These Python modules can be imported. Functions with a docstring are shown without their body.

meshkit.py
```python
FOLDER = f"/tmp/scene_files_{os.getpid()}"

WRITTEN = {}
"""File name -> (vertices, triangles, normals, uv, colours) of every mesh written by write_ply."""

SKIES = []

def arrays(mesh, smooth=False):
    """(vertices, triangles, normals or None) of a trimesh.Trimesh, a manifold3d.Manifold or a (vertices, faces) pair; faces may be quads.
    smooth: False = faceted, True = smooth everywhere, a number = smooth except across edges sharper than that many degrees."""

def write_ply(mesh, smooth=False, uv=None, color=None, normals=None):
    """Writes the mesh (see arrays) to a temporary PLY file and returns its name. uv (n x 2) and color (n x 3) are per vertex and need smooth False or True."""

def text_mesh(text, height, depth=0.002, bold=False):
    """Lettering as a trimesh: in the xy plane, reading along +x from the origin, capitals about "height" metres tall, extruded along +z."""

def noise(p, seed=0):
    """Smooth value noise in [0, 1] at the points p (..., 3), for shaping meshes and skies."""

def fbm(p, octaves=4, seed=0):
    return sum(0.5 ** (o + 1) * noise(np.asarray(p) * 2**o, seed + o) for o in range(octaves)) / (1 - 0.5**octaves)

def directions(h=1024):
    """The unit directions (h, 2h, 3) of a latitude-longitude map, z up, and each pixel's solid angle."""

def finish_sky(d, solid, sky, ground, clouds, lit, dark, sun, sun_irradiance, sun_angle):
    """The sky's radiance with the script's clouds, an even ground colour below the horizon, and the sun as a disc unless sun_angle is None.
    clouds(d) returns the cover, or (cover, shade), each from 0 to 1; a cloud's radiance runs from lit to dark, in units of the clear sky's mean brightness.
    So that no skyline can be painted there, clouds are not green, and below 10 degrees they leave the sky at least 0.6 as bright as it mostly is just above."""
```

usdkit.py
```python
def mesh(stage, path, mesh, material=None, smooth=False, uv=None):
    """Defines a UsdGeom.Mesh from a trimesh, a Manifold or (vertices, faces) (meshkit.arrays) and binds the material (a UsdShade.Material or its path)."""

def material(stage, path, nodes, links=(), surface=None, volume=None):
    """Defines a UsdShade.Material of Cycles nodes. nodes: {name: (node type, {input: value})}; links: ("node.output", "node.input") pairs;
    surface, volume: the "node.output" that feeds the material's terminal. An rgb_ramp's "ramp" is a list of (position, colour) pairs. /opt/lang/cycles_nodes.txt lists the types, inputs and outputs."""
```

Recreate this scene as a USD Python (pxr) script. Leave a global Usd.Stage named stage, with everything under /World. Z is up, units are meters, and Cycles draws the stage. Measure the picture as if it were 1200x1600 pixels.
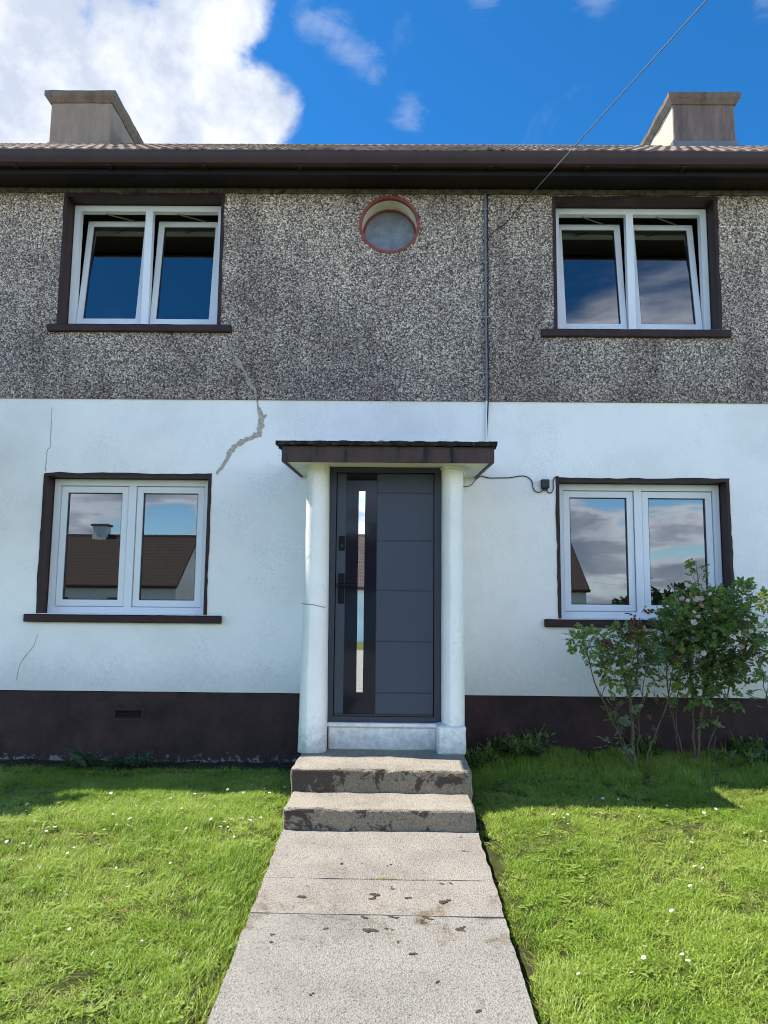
import math, numpy as np, trimesh, manifold3d as m3, usdkit, meshkit
from shapely.geometry import Polygon, LineString
from pxr import Usd, UsdGeom, UsdLux, UsdShade, Gf, Sdf, Vt

stage = Usd.Stage.CreateInMemory()
UsdGeom.SetStageUpAxis(stage, "Z"); UsdGeom.SetStageMetersPerUnit(stage, 1.0)
UsdGeom.Xform.Define(stage, "/World"); UsdGeom.Scope.Define(stage, "/World/Looks")
RNG = np.random.default_rng(7)

# ------------------------------------------------------------------ camera, sky, sun, exposure
EXPOSURE = 2.16
SKY_STRENGTH = 0.15
SUN_INTENSITY = 0.5
SUN = np.array([-0.519, 0.109, 0.848]); SUN /= np.linalg.norm(SUN)
EYE = (0.0, 0.0, 1.458)
PITCH, YAW, ROLL = map(math.radians, (6.83, 0.62, 0.567))

def camera():
    cp, sp, cy, sy = math.cos(PITCH), math.sin(PITCH), math.cos(YAW), math.sin(YAW)
    fw = np.array([-sy * cp, cy * cp, sp]); rt = np.array([cy, sy, 0.0]); up = np.cross(rt, fw)
    c, s = math.cos(ROLL), math.sin(ROLL)
    rt, up = c * rt + s * up, -s * rt + c * up
    cam = UsdGeom.Camera.Define(stage, "/World/camera")
    m = Gf.Matrix4d(*rt, 0, *up, 0, *(-fw), 0, *EYE, 1)
    UsdGeom.Xformable(cam).AddTransformOp().Set(m)
    cam.CreateHorizontalApertureAttr(24.0); cam.CreateVerticalApertureAttr(32.0)
    cam.CreateFocalLengthAttr(24.0 * 1190 / 1200)
    cam.CreateClippingRangeAttr(Gf.Vec2f(0.05, 5000)); cam.CreateExposureAttr(EXPOSURE)
camera()

def mat(name, nodes, links, surface="p.BSDF", **k):
    return usdkit.material(stage, f"/World/Looks/{name}", nodes, links, surface, **k)

def make_sky():
    elev, rot = math.asin(SUN[2]), math.atan2(SUN[0], SUN[1])
    N = {"tc": ("texture_coordinate", {}),
         "sky": ("sky_texture", {"sky_type": "single_scattering", "sun_disc": False, "sun_elevation": elev, "sun_rotation": rot, "air_density": 1.0, "aerosol_density": 0.35, "ozone_density": 3.0}),
         "sep": ("separate_xyz", {})}
    L = [("tc.generated", "sep.vector")]
    def math_(n, t, a, b, clamp=False):
        ins = {"math_type": t, "use_clamp": clamp}
        for i, v in ((1, a), (2, b)):
            if isinstance(v, str): L.append((v, f"{n}.value{i}"))
            else: ins[f"value{i}"] = v
        N[n] = ("math", ins); return f"{n}.value"
    # cumulus in view, as a union of soft balls of directions, broken by noise
    balls = [(-0.41, 0.76, 0.51, .13), (-0.372, 0.7246, 0.5799, .10), (-0.2923, 0.7647, 0.5743, .105), (-0.22, 0.765, 0.602, .085), (-0.2307, 0.80, 0.5539, .105), (-0.175, 0.812, 0.556, .072), (-0.3495, 0.774, 0.5279, .12), (-0.19, 0.75, 0.633, .062), (-0.46, 0.70, 0.56, .12), (-0.29, 0.80, 0.52, .11), (-.42, .62, .66, .1), (-.34, .79, .47, .1)]
    prev = None
    for i, (x, y, z, r) in enumerate(balls):
        v = np.array([x, y, z]); v /= np.linalg.norm(v)
        N[f"d{i}"] = ("vector_math", {"math_type": "distance", "vector2": tuple(v)}); L.append(("tc.generated", f"d{i}.vector1"))
        q = math_(f"q{i}", "multiply", f"d{i}.value", -1.0 / r); q = math_(f"a{i}", "add", q, 1.0)
        prev = q if prev is None else math_(f"mx{i}", "smoothmax" if False else "maximum", prev, q)
    N["n1"] = ("noise_texture", {"scale": 9.0, "detail": 9.0, "roughness": 0.56, "distortion": 0.25}); L.append(("tc.generated", "n1.vector"))
    k = math_("k1", "add", "n1.fac", -0.5); k = math_("k2", "multiply", k, 1.7); k = math_("k3", "add", k, prev)
    N["cum"] = ("map_range", {"range_type": "smoothstep", "from_min": 0.0, "from_max": 0.36}); L.append((k, "cum.value"))
    # broken cloud deck on a plane high above (thins out towards the clear part of the sky in the north)
    zz = math_("zz", "maximum", "sep.z", 0.0); zz = math_("zz2", "add", zz, 0.16)
    N["div"] = ("combine_xyz", {})
    L.append((math_("ux", "divide", "sep.x", zz), "div.x")); L.append((math_("uy", "divide", "sep.y", zz), "div.y"))
    N["n2"] = ("noise_texture", {"scale": 1.15, "detail": 8.0, "roughness": 0.55, "distortion": 0.3}); L.append(("div.vector", "n2.vector"))
    cov = math_("cv", "multiply", "sep.y", -0.15); cov = math_("cv2", "add", cov, "n2.fac")
    cov = math_("cv4", "add", cov, math_("cv3", "multiply", "sep.x", 0.04)); cov = math_("cv6", "add", cov, math_("cv5", "multiply", "sep.z", -0.23))
    N["deck"] = ("map_range", {"range_type": "smoothstep", "from_min": 0.49, "from_max": 0.61}); L.append((cov, "deck.value"))
    # thin wisps
    N["n3"] = ("noise_texture", {"scale": 5.0, "detail": 7.0, "roughness": 0.62, "distortion": 0.9}); L.append(("tc.generated", "n3.vector"))
    N["wisp"] = ("map_range", {"range_type": "smoothstep", "from_min": 0.6, "from_max": 0.86, "to_max": 0.22}); L.append(("n3.fac", "wisp.value"))
    wd = None
    for i, (x, y, z, rr) in enumerate([(-0.0985, 0.7647, 0.6368, .036), (-0.087, 0.769, 0.633, .04), (-0.0763, 0.7725, 0.6304, .042), (-0.065, 0.779, 0.624, .042), (-0.0538, 0.7845, 0.6178, .042), (-0.045, 0.789, 0.612, .04), (-0.0375, 0.7935, 0.6074, .038), (-0.0240, 0.8003, 0.5991, .03), (0.0140, 0.8236, 0.567, .040), (0.09, 0.745, 0.661, .05), (0.2121, 0.738, 0.640, .045), (0.375, 0.70, 0.62, .05)]):
        v = np.array([x, y, z]); v /= np.linalg.norm(v)
        N[f"w{i}"] = ("vector_math", {"math_type": "distance", "vector2": tuple(v)}); L.append(("tc.generated", f"w{i}.vector1"))
        q = math_(f"wq{i}", "multiply_add", f"w{i}.value", -1.0 / rr); N[f"wq{i}"][1]["value3"] = 1.0
        wd = q if wd is None else math_(f"wx{i}", "maximum", wd, q)
    N["wmap"] = ("mapping", {"mapping_type": "point", "rotation": (0.0, 0.5, 0.4), "scale": (16.0, 16.0, 44.0)}); L.append(("tc.generated", "wmap.vector"))
    N["n6"] = ("noise_texture", {"scale": 1.4, "detail": 8.0, "roughness": 0.62, "distortion": 0.5}); L.append(("wmap.vector", "n6.vector"))
    q = math_("wz", "maximum", wd, 0.0); q = math_("wz1", "multiply", q, 0.75); q = math_("wz2", "add", q, "n6.fac")
    N["wispy"] = ("map_range", {"range_type": "smoothstep", "from_min": 0.78, "from_max": 1.30, "to_max": 0.22}); L.append((q, "wispy.value"))
    math_("wisps", "maximum", "wisp.result", "wispy.result")
    c = math_("c1", "maximum", "cum.result", "deck.result"); c = math_("c2", "maximum", c, "wisps.value", True)
    c = math_("c3", "multiply", c, 0.97)
    # cloud shading: lit rims, greyer cores
    N["n4"] = ("noise_texture", {"scale": 13.0, "detail": 8.0, "roughness": 0.6}); L.append(("tc.generated", "n4.vector"))
    N["shade"] = ("rgb_ramp", {"ramp": [(0.0, (0.86, 0.97, 1.2)), (0.38, (1.04, 1.15, 1.36)), (0.56, (1.50, 1.56, 1.66)), (0.70, (1.80, 1.83, 1.88)), (1.0, (1.92, 1.94, 1.97))]}); L.append(("n4.fac", "shade.fac"))
    N["deckshade"] = ("map_range", {"range_type": "smoothstep", "from_min": 0.50, "from_max": 0.70, "to_min": 2.6, "to_max": 0.95}); L.append((cov, "deckshade.value")); math_("ds1", "subtract", "deckshade.result", 1.0); math_("ds2", "multiply", "ds1.value", "deck.result"); math_("ds3", "add", "ds2.value", 1.0)
    N["shade2"] = ("vector_math", {"math_type": "scale"}); N["dens"] = ("map_range", {"range_type": "smoothstep", "from_min": 0.53, "from_max": 0.68}); L.append((cov, "dens.value")); math_("dens2", "multiply", "dens.result", "deck.result")
    N["blu"] = ("mix", {"mix_type": "multiply", "color2": (0.86, 0.96, 1.12)}); L += [("shade.color", "blu.color1"), ("dens2.value", "blu.fac"), ("blu.color", "shade2.vector1"), ("ds3.value", "shade2.scale")]
    N["tint"] = ("mix", {"mix_type": "multiply", "fac": 1.0}); N["tr"] = ("rgb_ramp", {"ramp": [(0.0, (0.40, 0.56, 0.66)), (0.2, (0.24, 0.40, 0.52)), (0.5, (0.042, 0.182, 0.288)), (1.0, (0.040, 0.170, 0.276))]}); L += [("sky.color", "tint.color1"), ("sep.z", "tr.fac"), ("tr.color", "tint.color2")]
    N["mix"] = ("mix", {"mix_type": "mix"}); L += [("tint.color", "mix.color1"), ("shade2.vector", "mix.color2"), (c, "mix.fac")]
    N["bg"] = ("background_shader", {"strength": SKY_STRENGTH}); L.append(("mix.color", "bg.color"))
    m = mat("sky_look", N, L, "bg.background")
    dome = UsdLux.DomeLight.Define(stage, "/World/sky")
    UsdShade.MaterialBindingAPI.Apply(dome.GetPrim()).Bind(m)
    dome.GetPrim().SetCustomDataByKey("kind", "structure")
    sun = UsdLux.DistantLight.Define(stage, "/World/sun")
    sun.CreateNormalizeAttr(True); sun.CreateIntensityAttr(SUN_INTENSITY); sun.CreateAngleAttr(0.53); sun.CreateColorAttr(Gf.Vec3f(1.0, 0.95, 0.87))
    z = SUN; x = np.cross([0, 0, 1.0], z); x /= np.linalg.norm(x); y = np.cross(z, x)
    UsdGeom.Xformable(sun).AddTransformOp().Set(Gf.Matrix4d(*x, 0, *y, 0, *z, 0, 0, 0, 30, 1))
make_sky()

# ------------------------------------------------------------------ helpers
USED = {}
def free(path):
    n = USED.get(path, -1) + 1; USED[path] = n
    return path if n == 0 else f"{path}_{n:03d}"

def tag(p, label=None, cat=None, group=None, kind=None):
    for k, v in (("label", label), ("category", cat), ("group", group), ("kind", kind)):
        if v: p.SetCustomDataByKey(k, v)
    return p

class Node:
    def __init__(s, path, off): s.path, s.off = path, np.asarray(off, float)
    @property
    def prim(s): return stage.GetPrimAtPath(s.path)

def thing(name, label, cat, loc=(0, 0, 0), group=None):
    path = free("/World/" + name)
    x = UsdGeom.Xform.Define(stage, path); x.AddTranslateOp().Set(Gf.Vec3d(*map(float, loc)))
    tag(x.GetPrim(), label, cat, group)
    return Node(path, loc)

def moved(mesh, off):
    v, f, n = meshkit.arrays(mesh)
    return trimesh.Trimesh(v - off, f, process=False)

def part(parent, name, mesh, m, smooth=False, label=None, kind=None):
    path = free(parent.path + "/" + name)
    p = usdkit.mesh(stage, path, moved(mesh, parent.off), m, smooth)
    tag(p.GetPrim(), label, kind=kind)
    return Node(path, parent.off)

def holder(parent, name, label=None):
    path = free(parent.path + "/" + name); x = UsdGeom.Xform.Define(stage, path); tag(x.GetPrim(), label)
    return Node(path, parent.off)

def struct(name, mesh, m, smooth=False, label=None, kind="structure", cat=None):
    path = free("/World/" + name); p = usdkit.mesh(stage, path, mesh, m, smooth); tag(p.GetPrim(), label, cat, kind=kind)
    return Node(path, (0, 0, 0))

def solo(name, mesh, m, label, cat, smooth=False, group=None):
    path = free("/World/" + name); p = usdkit.mesh(stage, path, mesh, m, smooth); tag(p.GetPrim(), label, cat, group)
    return Node(path, (0, 0, 0))

def box(x0, x1, y0, y1, z0, z1):
    b = trimesh.creation.box([x1 - x0, y1 - y0, z1 - z0]); b.apply_translation([(x0 + x1) / 2, (y0 + y1) / 2, (z0 + z1) / 2]); return b

def mbox(x0, x1, y0, y1, z0, z1):
    return m3.Manifold.cube([x1 - x0, y1 - y0, z1 - z0]).translate([x0, y0, z0])

def rbox(x0, x1, y0, y1, z0, z1, r=0.004, seg=1):
    """box with chamfered (seg 1) or rounded edges: hull of inset boxes"""
    pts = []
    for a, b, c in ((r, r, 0), (r, 0, r), (0, r, r)):
        for x in (x0 + a, x1 - a):
            for y in (y0 + b, y1 - b):
                for z in (z0 + c, z1 - c): pts.append((x, y, z))
    if seg > 1:
        k = r * (1 - 0.577)
        pts += [(x, y, z) for x in (x0 + k, x1 - k) for y in (y0 + k, y1 - k) for z in (z0 + k, z1 - k)]
    return m3.Manifold.hull_points(np.array(pts, float))

def cat(ms):
    ms = [trimesh.Trimesh(*meshkit.arrays(m)[:2], process=False) for m in ms]
    return trimesh.util.concatenate(ms)

def tube(points, r, sides=8):
    p = np.asarray(points, float); r = np.broadcast_to(r, (len(p),))
    t = np.gradient(p, axis=0); t /= np.linalg.norm(t, axis=1, keepdims=True) + 1e-12
    ref = np.where(np.abs(t[:, 2:]) < 0.9, [0, 0, 1.0], [1.0, 0, 0])
    a = np.cross(t, ref); a /= np.linalg.norm(a, axis=1, keepdims=True) + 1e-12
    b = np.cross(t, a); ang = np.arange(sides) * 2 * np.pi / sides
    v = p[:, None] + r[:, None, None] * (np.cos(ang)[None, :, None] * a[:, None] + np.sin(ang)[None, :, None] * b[:, None])
    n = len(p); f = []
    for i in range(n - 1):
        for j in range(sides):
            k = (j + 1) % sides
            f += [(i * sides + j, i * sides + k, (i + 1) * sides + k), (i * sides + j, (i + 1) * sides + k, (i + 1) * sides + j)]
    v = v.reshape(-1, 3); v = np.vstack([v, p[0], p[-1]])
    for j in range(sides):
        k = (j + 1) % sides
        f += [(len(v) - 2, k, j), (len(v) - 1, (n - 1) * sides + j, (n - 1) * sides + k)]
    return trimesh.Trimesh(v, np.array(f)[:, ::-1], process=False)

def curve(pts, n=24):
    from scipy.interpolate import CubicSpline
    p = np.asarray(pts, float); s = np.r_[0, np.cumsum(np.linalg.norm(np.diff(p, axis=0), axis=1))]
    return CubicSpline(s, p)(np.linspace(0, s[-1], n))

def rough(mesh, edge, amp, scale, seed=0, keep=None):
    """subdivide to an edge length and push the surface about with noise"""
    v, f, _ = meshkit.arrays(mesh)
    v, f = trimesh.remesh.subdivide_to_size(v, f, edge, max_iter=14)
    t = trimesh.Trimesh(v, f); t.merge_vertices()
    v = np.array(t.vertices); n = np.array(t.vertex_normals)
    d = (meshkit.fbm(v * scale, 4, seed) - 0.5) * 2 * amp
    if keep is not None: d = d * keep(v)
    t.vertices = v + n * d[:, None]
    return t

# ------------------------------------------------------------------ materials
def simple(name, color, rough_=0.5, spec=0.5, metallic=0.0, noise=None, bump=None, extra=None):
    """noise: (scale, amount) of tone variation; bump: (scale, distance)"""
    N = {"p": ("principled_bsdf", {"base_color": color, "roughness": rough_, "specular_ior_level": spec, "metallic": metallic}), "g": ("geometry", {})}
    L = []
    if noise:
        N["n"] = ("noise_texture", {"scale": noise[0], "detail": 6.0, "roughness": 0.6}); L.append(("g.position", "n.vector"))
        lo = tuple(c * (1 - noise[1]) for c in color); hi = tuple(min(1, c * (1 + noise[1])) for c in color)
        N["r"] = ("rgb_ramp", {"ramp": [(0.25, lo), (0.75, hi)]}); L += [("n.fac", "r.fac"), ("r.color", "p.base_color")]
    if bump:
        N["bn"] = ("noise_texture", {"scale": bump[0], "detail": 5.0, "roughness": 0.6}); N["b"] = ("bump", {"strength": 1.0, "distance": bump[1]})
        L += [("g.position", "bn.vector"), ("bn.fac", "b.height"), ("b.normal", "p.normal")]
    return mat(name, N, L)

BROWN = (0.034, 0.0155, 0.0135)
UPVC = simple("white_upvc", (0.76, 0.77, 0.78), 0.25, 0.5, noise=(3.0, 0.04))
BROWN_PAINT = simple("brown_paint", BROWN, 0.5, 0.28, noise=(9.0, 0.35), bump=(70, 0.0015))
BROWN_PVC = simple("brown_pvc", (0.036, 0.017, 0.0145), 0.30, 0.35, noise=(4.0, 0.3))
BLACK_PLASTIC = simple("black_plastic", (0.012, 0.012, 0.015), 0.4)
WIRE_GREY = simple("grey_wire", (0.16, 0.16, 0.17), 0.6)
WIRE_BLACK = simple("black_wire", (0.015, 0.015, 0.018), 0.5)
ANTHRACITE = simple("anthracite_door", (0.034, 0.044, 0.066), 0.42, 0.5, noise=(2.0, 0.06), bump=(600, 0.0003))
ANTHRACITE_DARK = simple("anthracite_frame", (0.024, 0.028, 0.040), 0.4, 0.5, noise=(3.0, 0.06))
BLACK_GLASS = simple("black_glass", (0.004, 0.005, 0.010), 0.06, 0.35)
MIRROR = simple("mirror_glass", (0.88, 0.9, 0.9), 0.015, 0.5, metallic=1.0)
BLACK_METAL = simple("black_handle", (0.003, 0.003, 0.005), 0.5, 0.2)
RED_PAINT = simple("brick_red_paint", (0.23, 0.045, 0.030), 0.5, noise=(25, 0.45), bump=(60, 0.003))
CREAM = simple("cream_reveal", (0.74, 0.71, 0.60), 0.6, noise=(14, 0.12))
DARK_ROOM = simple("dim_room", (0.10, 0.10, 0.10), 0.9)
SOIL = simple("soil", (0.055, 0.038, 0.026), 0.95, 0.2, noise=(30, 0.5), bump=(45, 0.02))
REPAIR = simple("mortar_repair", (0.44, 0.39, 0.31), 0.9, 0.2, noise=(30, 0.35), bump=(90, 0.008))
REPAIR_GREY = simple("grey_mortar_repair", (0.34, 0.29, 0.24), 0.9, 0.2, noise=(55, 0.6), bump=(140, 0.004))
CRACK = simple("hairline_crack", (0.22, 0.215, 0.20), 0.9, 0.1)
MOSS = simple("dark_moss", (0.085, 0.062, 0.042), 0.95, 0.1, noise=(120, 0.7), bump=(160, 0.006))
FELT = simple("mossy_felt", (0.02, 0.018, 0.016), 0.9, 0.2, noise=(18, 0.7), bump=(90, 0.006))
BEDDING = simple("eaves_mortar", (0.11, 0.095, 0.085), 0.9, 0.2, noise=(16, 0.9), bump=(60, 0.01))
DARK_EAVES = simple("dark_eaves_board", (0.009, 0.0055, 0.005), 0.55, 0.25, noise=(4.0, 0.3))
SOFFIT_WHITE = simple("white_soffit", (0.66, 0.65, 0.58), 0.6, noise=(9, 0.12))

def pebbledash():
    N = {"g": ("geometry", {}), "p": ("principled_bsdf", {"roughness": 0.75, "specular_ior_level": 0.3}),
         "w": ("noise_texture", {"scale": 60.0, "detail": 2.0}), "wm": ("vector_math", {"math_type": "scale", "scale": 0.012}), "wa": ("vector_math", {"math_type": "add"}),
         "v": ("voronoi_texture", {"scale": 70.0, "feature": "f1"}), "pb": ("separate_color", {}),
         "peb": ("rgb_ramp", {"ramp": [(0.0, (0.13, 0.125, 0.125)), (0.25, (0.24, 0.23, 0.225)), (0.5, (0.38, 0.365, 0.355)), (0.8, (0.54, 0.52, 0.50)), (1.0, (0.70, 0.67, 0.64))]}),
         "edge": ("rgb_ramp", {"ramp": [(0.0, (1, 1, 1)), (0.44, (0.92, 0.92, 0.92)), (0.70, (0.26, 0.25, 0.26)), (1.0, (0.11, 0.105, 0.11))]}),
         "m1": ("mix", {"mix_type": "multiply", "fac": 1.0}),
         "n2": ("noise_texture", {"scale": 1.3, "detail": 7.0, "roughness": 0.62}), "st": ("rgb_ramp", {"ramp": [(0.30, (0.98, 0.80, 0.68)), (0.5, (1.48, 1.23, 1.04)), (0.7, (1.86, 1.56, 1.25))]}),
         "m2": ("mix", {"mix_type": "multiply", "fac": 1.0}),
         "mp5": ("mapping", {"mapping_type": "point", "scale": (4.5, 1.0, 0.5)}), "n7": ("noise_texture", {"scale": 34.0, "detail": 3.0, "roughness": 0.6}), "r7": ("rgb_ramp", {"ramp": [(0.32, (0.56, 0.55, 0.56)), (0.5, (1.04, 1.04, 1.04)), (0.66, (1.30, 1.29, 1.27))]}), "m7": ("mix", {"mix_type": "multiply", "fac": 1.0}), "n5": ("noise_texture", {"scale": 0.9, "detail": 6.0, "roughness": 0.6}), "gr": ("rgb_ramp", {"ramp": [(0.32, (0.72, 0.70, 0.70)), (0.5, (1, 1, 1)), (0.72, (1.0, 1.0, 0.94))]}), "m3": ("mix", {"mix_type": "multiply", "fac": 1.0}),
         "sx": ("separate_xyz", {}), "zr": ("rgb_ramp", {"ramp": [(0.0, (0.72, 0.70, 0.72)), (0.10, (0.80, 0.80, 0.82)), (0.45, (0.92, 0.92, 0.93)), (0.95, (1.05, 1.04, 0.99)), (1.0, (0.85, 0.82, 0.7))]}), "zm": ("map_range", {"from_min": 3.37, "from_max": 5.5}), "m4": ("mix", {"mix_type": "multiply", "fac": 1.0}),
         "h": ("math", {"math_type": "multiply", "value2": -1.0}), "b": ("bump", {"strength": 1.0, "distance": 0.012})}
    L = [("g.position", "w.vector"), ("w.color", "wm.vector1"), ("g.position", "wa.vector1"), ("wm.vector", "wa.vector2"), ("wa.vector", "v.vector"), ("v.color", "pb.color"), ("pb.r", "peb.fac"), ("v.distance", "edge.fac"),
         ("peb.color", "m1.color1"), ("edge.color", "m1.color2"), ("g.position", "n2.vector"), ("n2.fac", "st.fac"), ("m1.color", "m2.color1"), ("st.color", "m2.color2"),
         ("g.position", "mp5.vector"), ("mp5.vector", "n5.vector"), ("n5.fac", "gr.fac"), ("m2.color", "m3.color1"), ("gr.color", "m3.color2"),
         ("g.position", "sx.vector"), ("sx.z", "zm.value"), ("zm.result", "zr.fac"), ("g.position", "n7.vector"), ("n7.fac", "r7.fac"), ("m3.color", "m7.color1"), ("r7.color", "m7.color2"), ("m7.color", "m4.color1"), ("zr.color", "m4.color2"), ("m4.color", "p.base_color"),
         ("v.distance", "h.value1"), ("h.value", "b.height"), ("b.normal", "p.normal")]
    return mat("pebbledash", N, L)
PEBBLE = pebbledash()

def white_wall(name="painted_render", base=(0.88, 0.84, 0.785), lo=0.60, hi=1.0, amt=0.32):
    d = lambda k: tuple(c * k for c in base)
    N = {"g": ("geometry", {}), "p": ("principled_bsdf", {"roughness": 0.62, "specular_ior_level": 0.35}),
         "n1": ("noise_texture", {"scale": 1.1, "detail": 6.0, "roughness": 0.6}), "r1": ("rgb_ramp", {"ramp": [(0.3, d(0.90)), (0.5, base), (0.75, tuple(min(1, c * 1.06) for c in base))]}),
         # grey mould specks in patches
         "n2": ("noise_texture", {"scale": 2.3, "detail": 4.0, "roughness": 0.55}), "r2": ("rgb_ramp", {"ramp": [(0.46, (0, 0, 0)), (0.70, (1, 1, 1))]}),
         "n3": ("noise_texture", {"scale": 48.0, "detail": 6.0, "roughness": 0.7}), "r3": ("rgb_ramp", {"ramp": [(0.46, (0, 0, 0)), (0.66, (0.38, 0.38, 0.38))]}),
         "mk": ("mix", {"mix_type": "multiply", "fac": 1.0}), "bw": ("rgb_to_bw", {}),
         "mx": ("mix", {"mix_type": "mix", "color2": (0.40, 0.41, 0.43)}),
         # grime close to the ground
         "sx": ("separate_xyz", {}), "zn": ("noise_texture", {"scale": 20.0, "detail": 8.0, "roughness": 0.72}), "za": ("math", {"math_type": "multiply_add", "value2": -0.55}), "zm": ("map_range", {"range_type": "smoothstep", "from_min": lo - 0.25, "from_max": hi - 0.25, "to_min": amt, "to_max": 0.0}),
         "mz": ("mix", {"mix_type": "mix", "color2": (0.30, 0.31, 0.27)}),
         "bn": ("noise_texture", {"scale": 7.0, "detail": 7.0, "roughness": 0.65}), "b": ("bump", {"strength": 1.0, "distance": 0.013})}
    L = [("g.position", "n1.vector"), ("n1.fac", "r1.fac"), ("g.position", "n2.vector"), ("n2.fac", "r2.fac"), ("g.position", "n3.vector"), ("n3.fac", "r3.fac"), ("r2.color", "mk.color1"), ("r3.color", "mk.color2"),
         ("mk.color", "bw.color"), ("bw.val", "mx.fac"), ("r1.color", "mx.color1"), ("g.position", "sx.vector"), ("g.position", "zn.vector"), ("zn.fac", "za.value1"), ("sx.z", "za.value3"), ("za.value", "zm.value"), ("zm.result", "mz.fac"), ("mx.color", "mz.color1"), ("mz.color", "p.base_color"),
         ("g.position", "bn.vector"), ("bn.fac", "b.height"), ("b.normal", "p.normal")]
    return mat(name, N, L)
WHITE = white_wall()
FARWALL = simple("opposite_render", (0.80, 0.78, 0.74), 0.8, noise=(1.0, 0.1))

def plinth_look():
    N = {"g": ("geometry", {}), "p": ("principled_bsdf", {"roughness": 0.55, "specular_ior_level": 0.25}),
         "n1": ("noise_texture", {"scale": 3.2, "detail": 9.0, "roughness": 0.72}), "r1": ("rgb_ramp", {"ramp": [(0.34, (0.016, 0.0085, 0.0075)), (0.6, (0.050, 0.0235, 0.0215)), (0.8, (0.078, 0.041, 0.038))]}),
         "sx": ("separate_xyz", {}), "n2": ("noise_texture", {"scale": 17.0, "detail": 7.0, "roughness": 0.72}), "za": ("math", {"math_type": "multiply_add", "value2": -0.55}),
         "zm": ("map_range", {"range_type": "smoothstep", "from_min": -0.275, "from_max": -0.245, "to_min": 1.0, "to_max": 0.0}),
         "mx": ("mix", {"mix_type": "mix", "color2": (0.20, 0.175, 0.165)}), "b": ("bump", {"strength": 1.0, "distance": 0.008})}
    L = [("g.position", "n1.vector"), ("n1.fac", "r1.fac"), ("g.position", "sx.vector"), ("g.position", "n2.vector"), ("n2.fac", "za.value1"), ("sx.z", "za.value3"), ("za.value", "zm.value"), ("zm.result", "mx.fac"), ("r1.color", "mx.color1"), ("mx.color", "p.base_color"), ("n2.fac", "b.height"), ("b.normal", "p.normal")]
    return mat("plinth_paint", N, L)
PLINTH = plinth_look()

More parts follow.
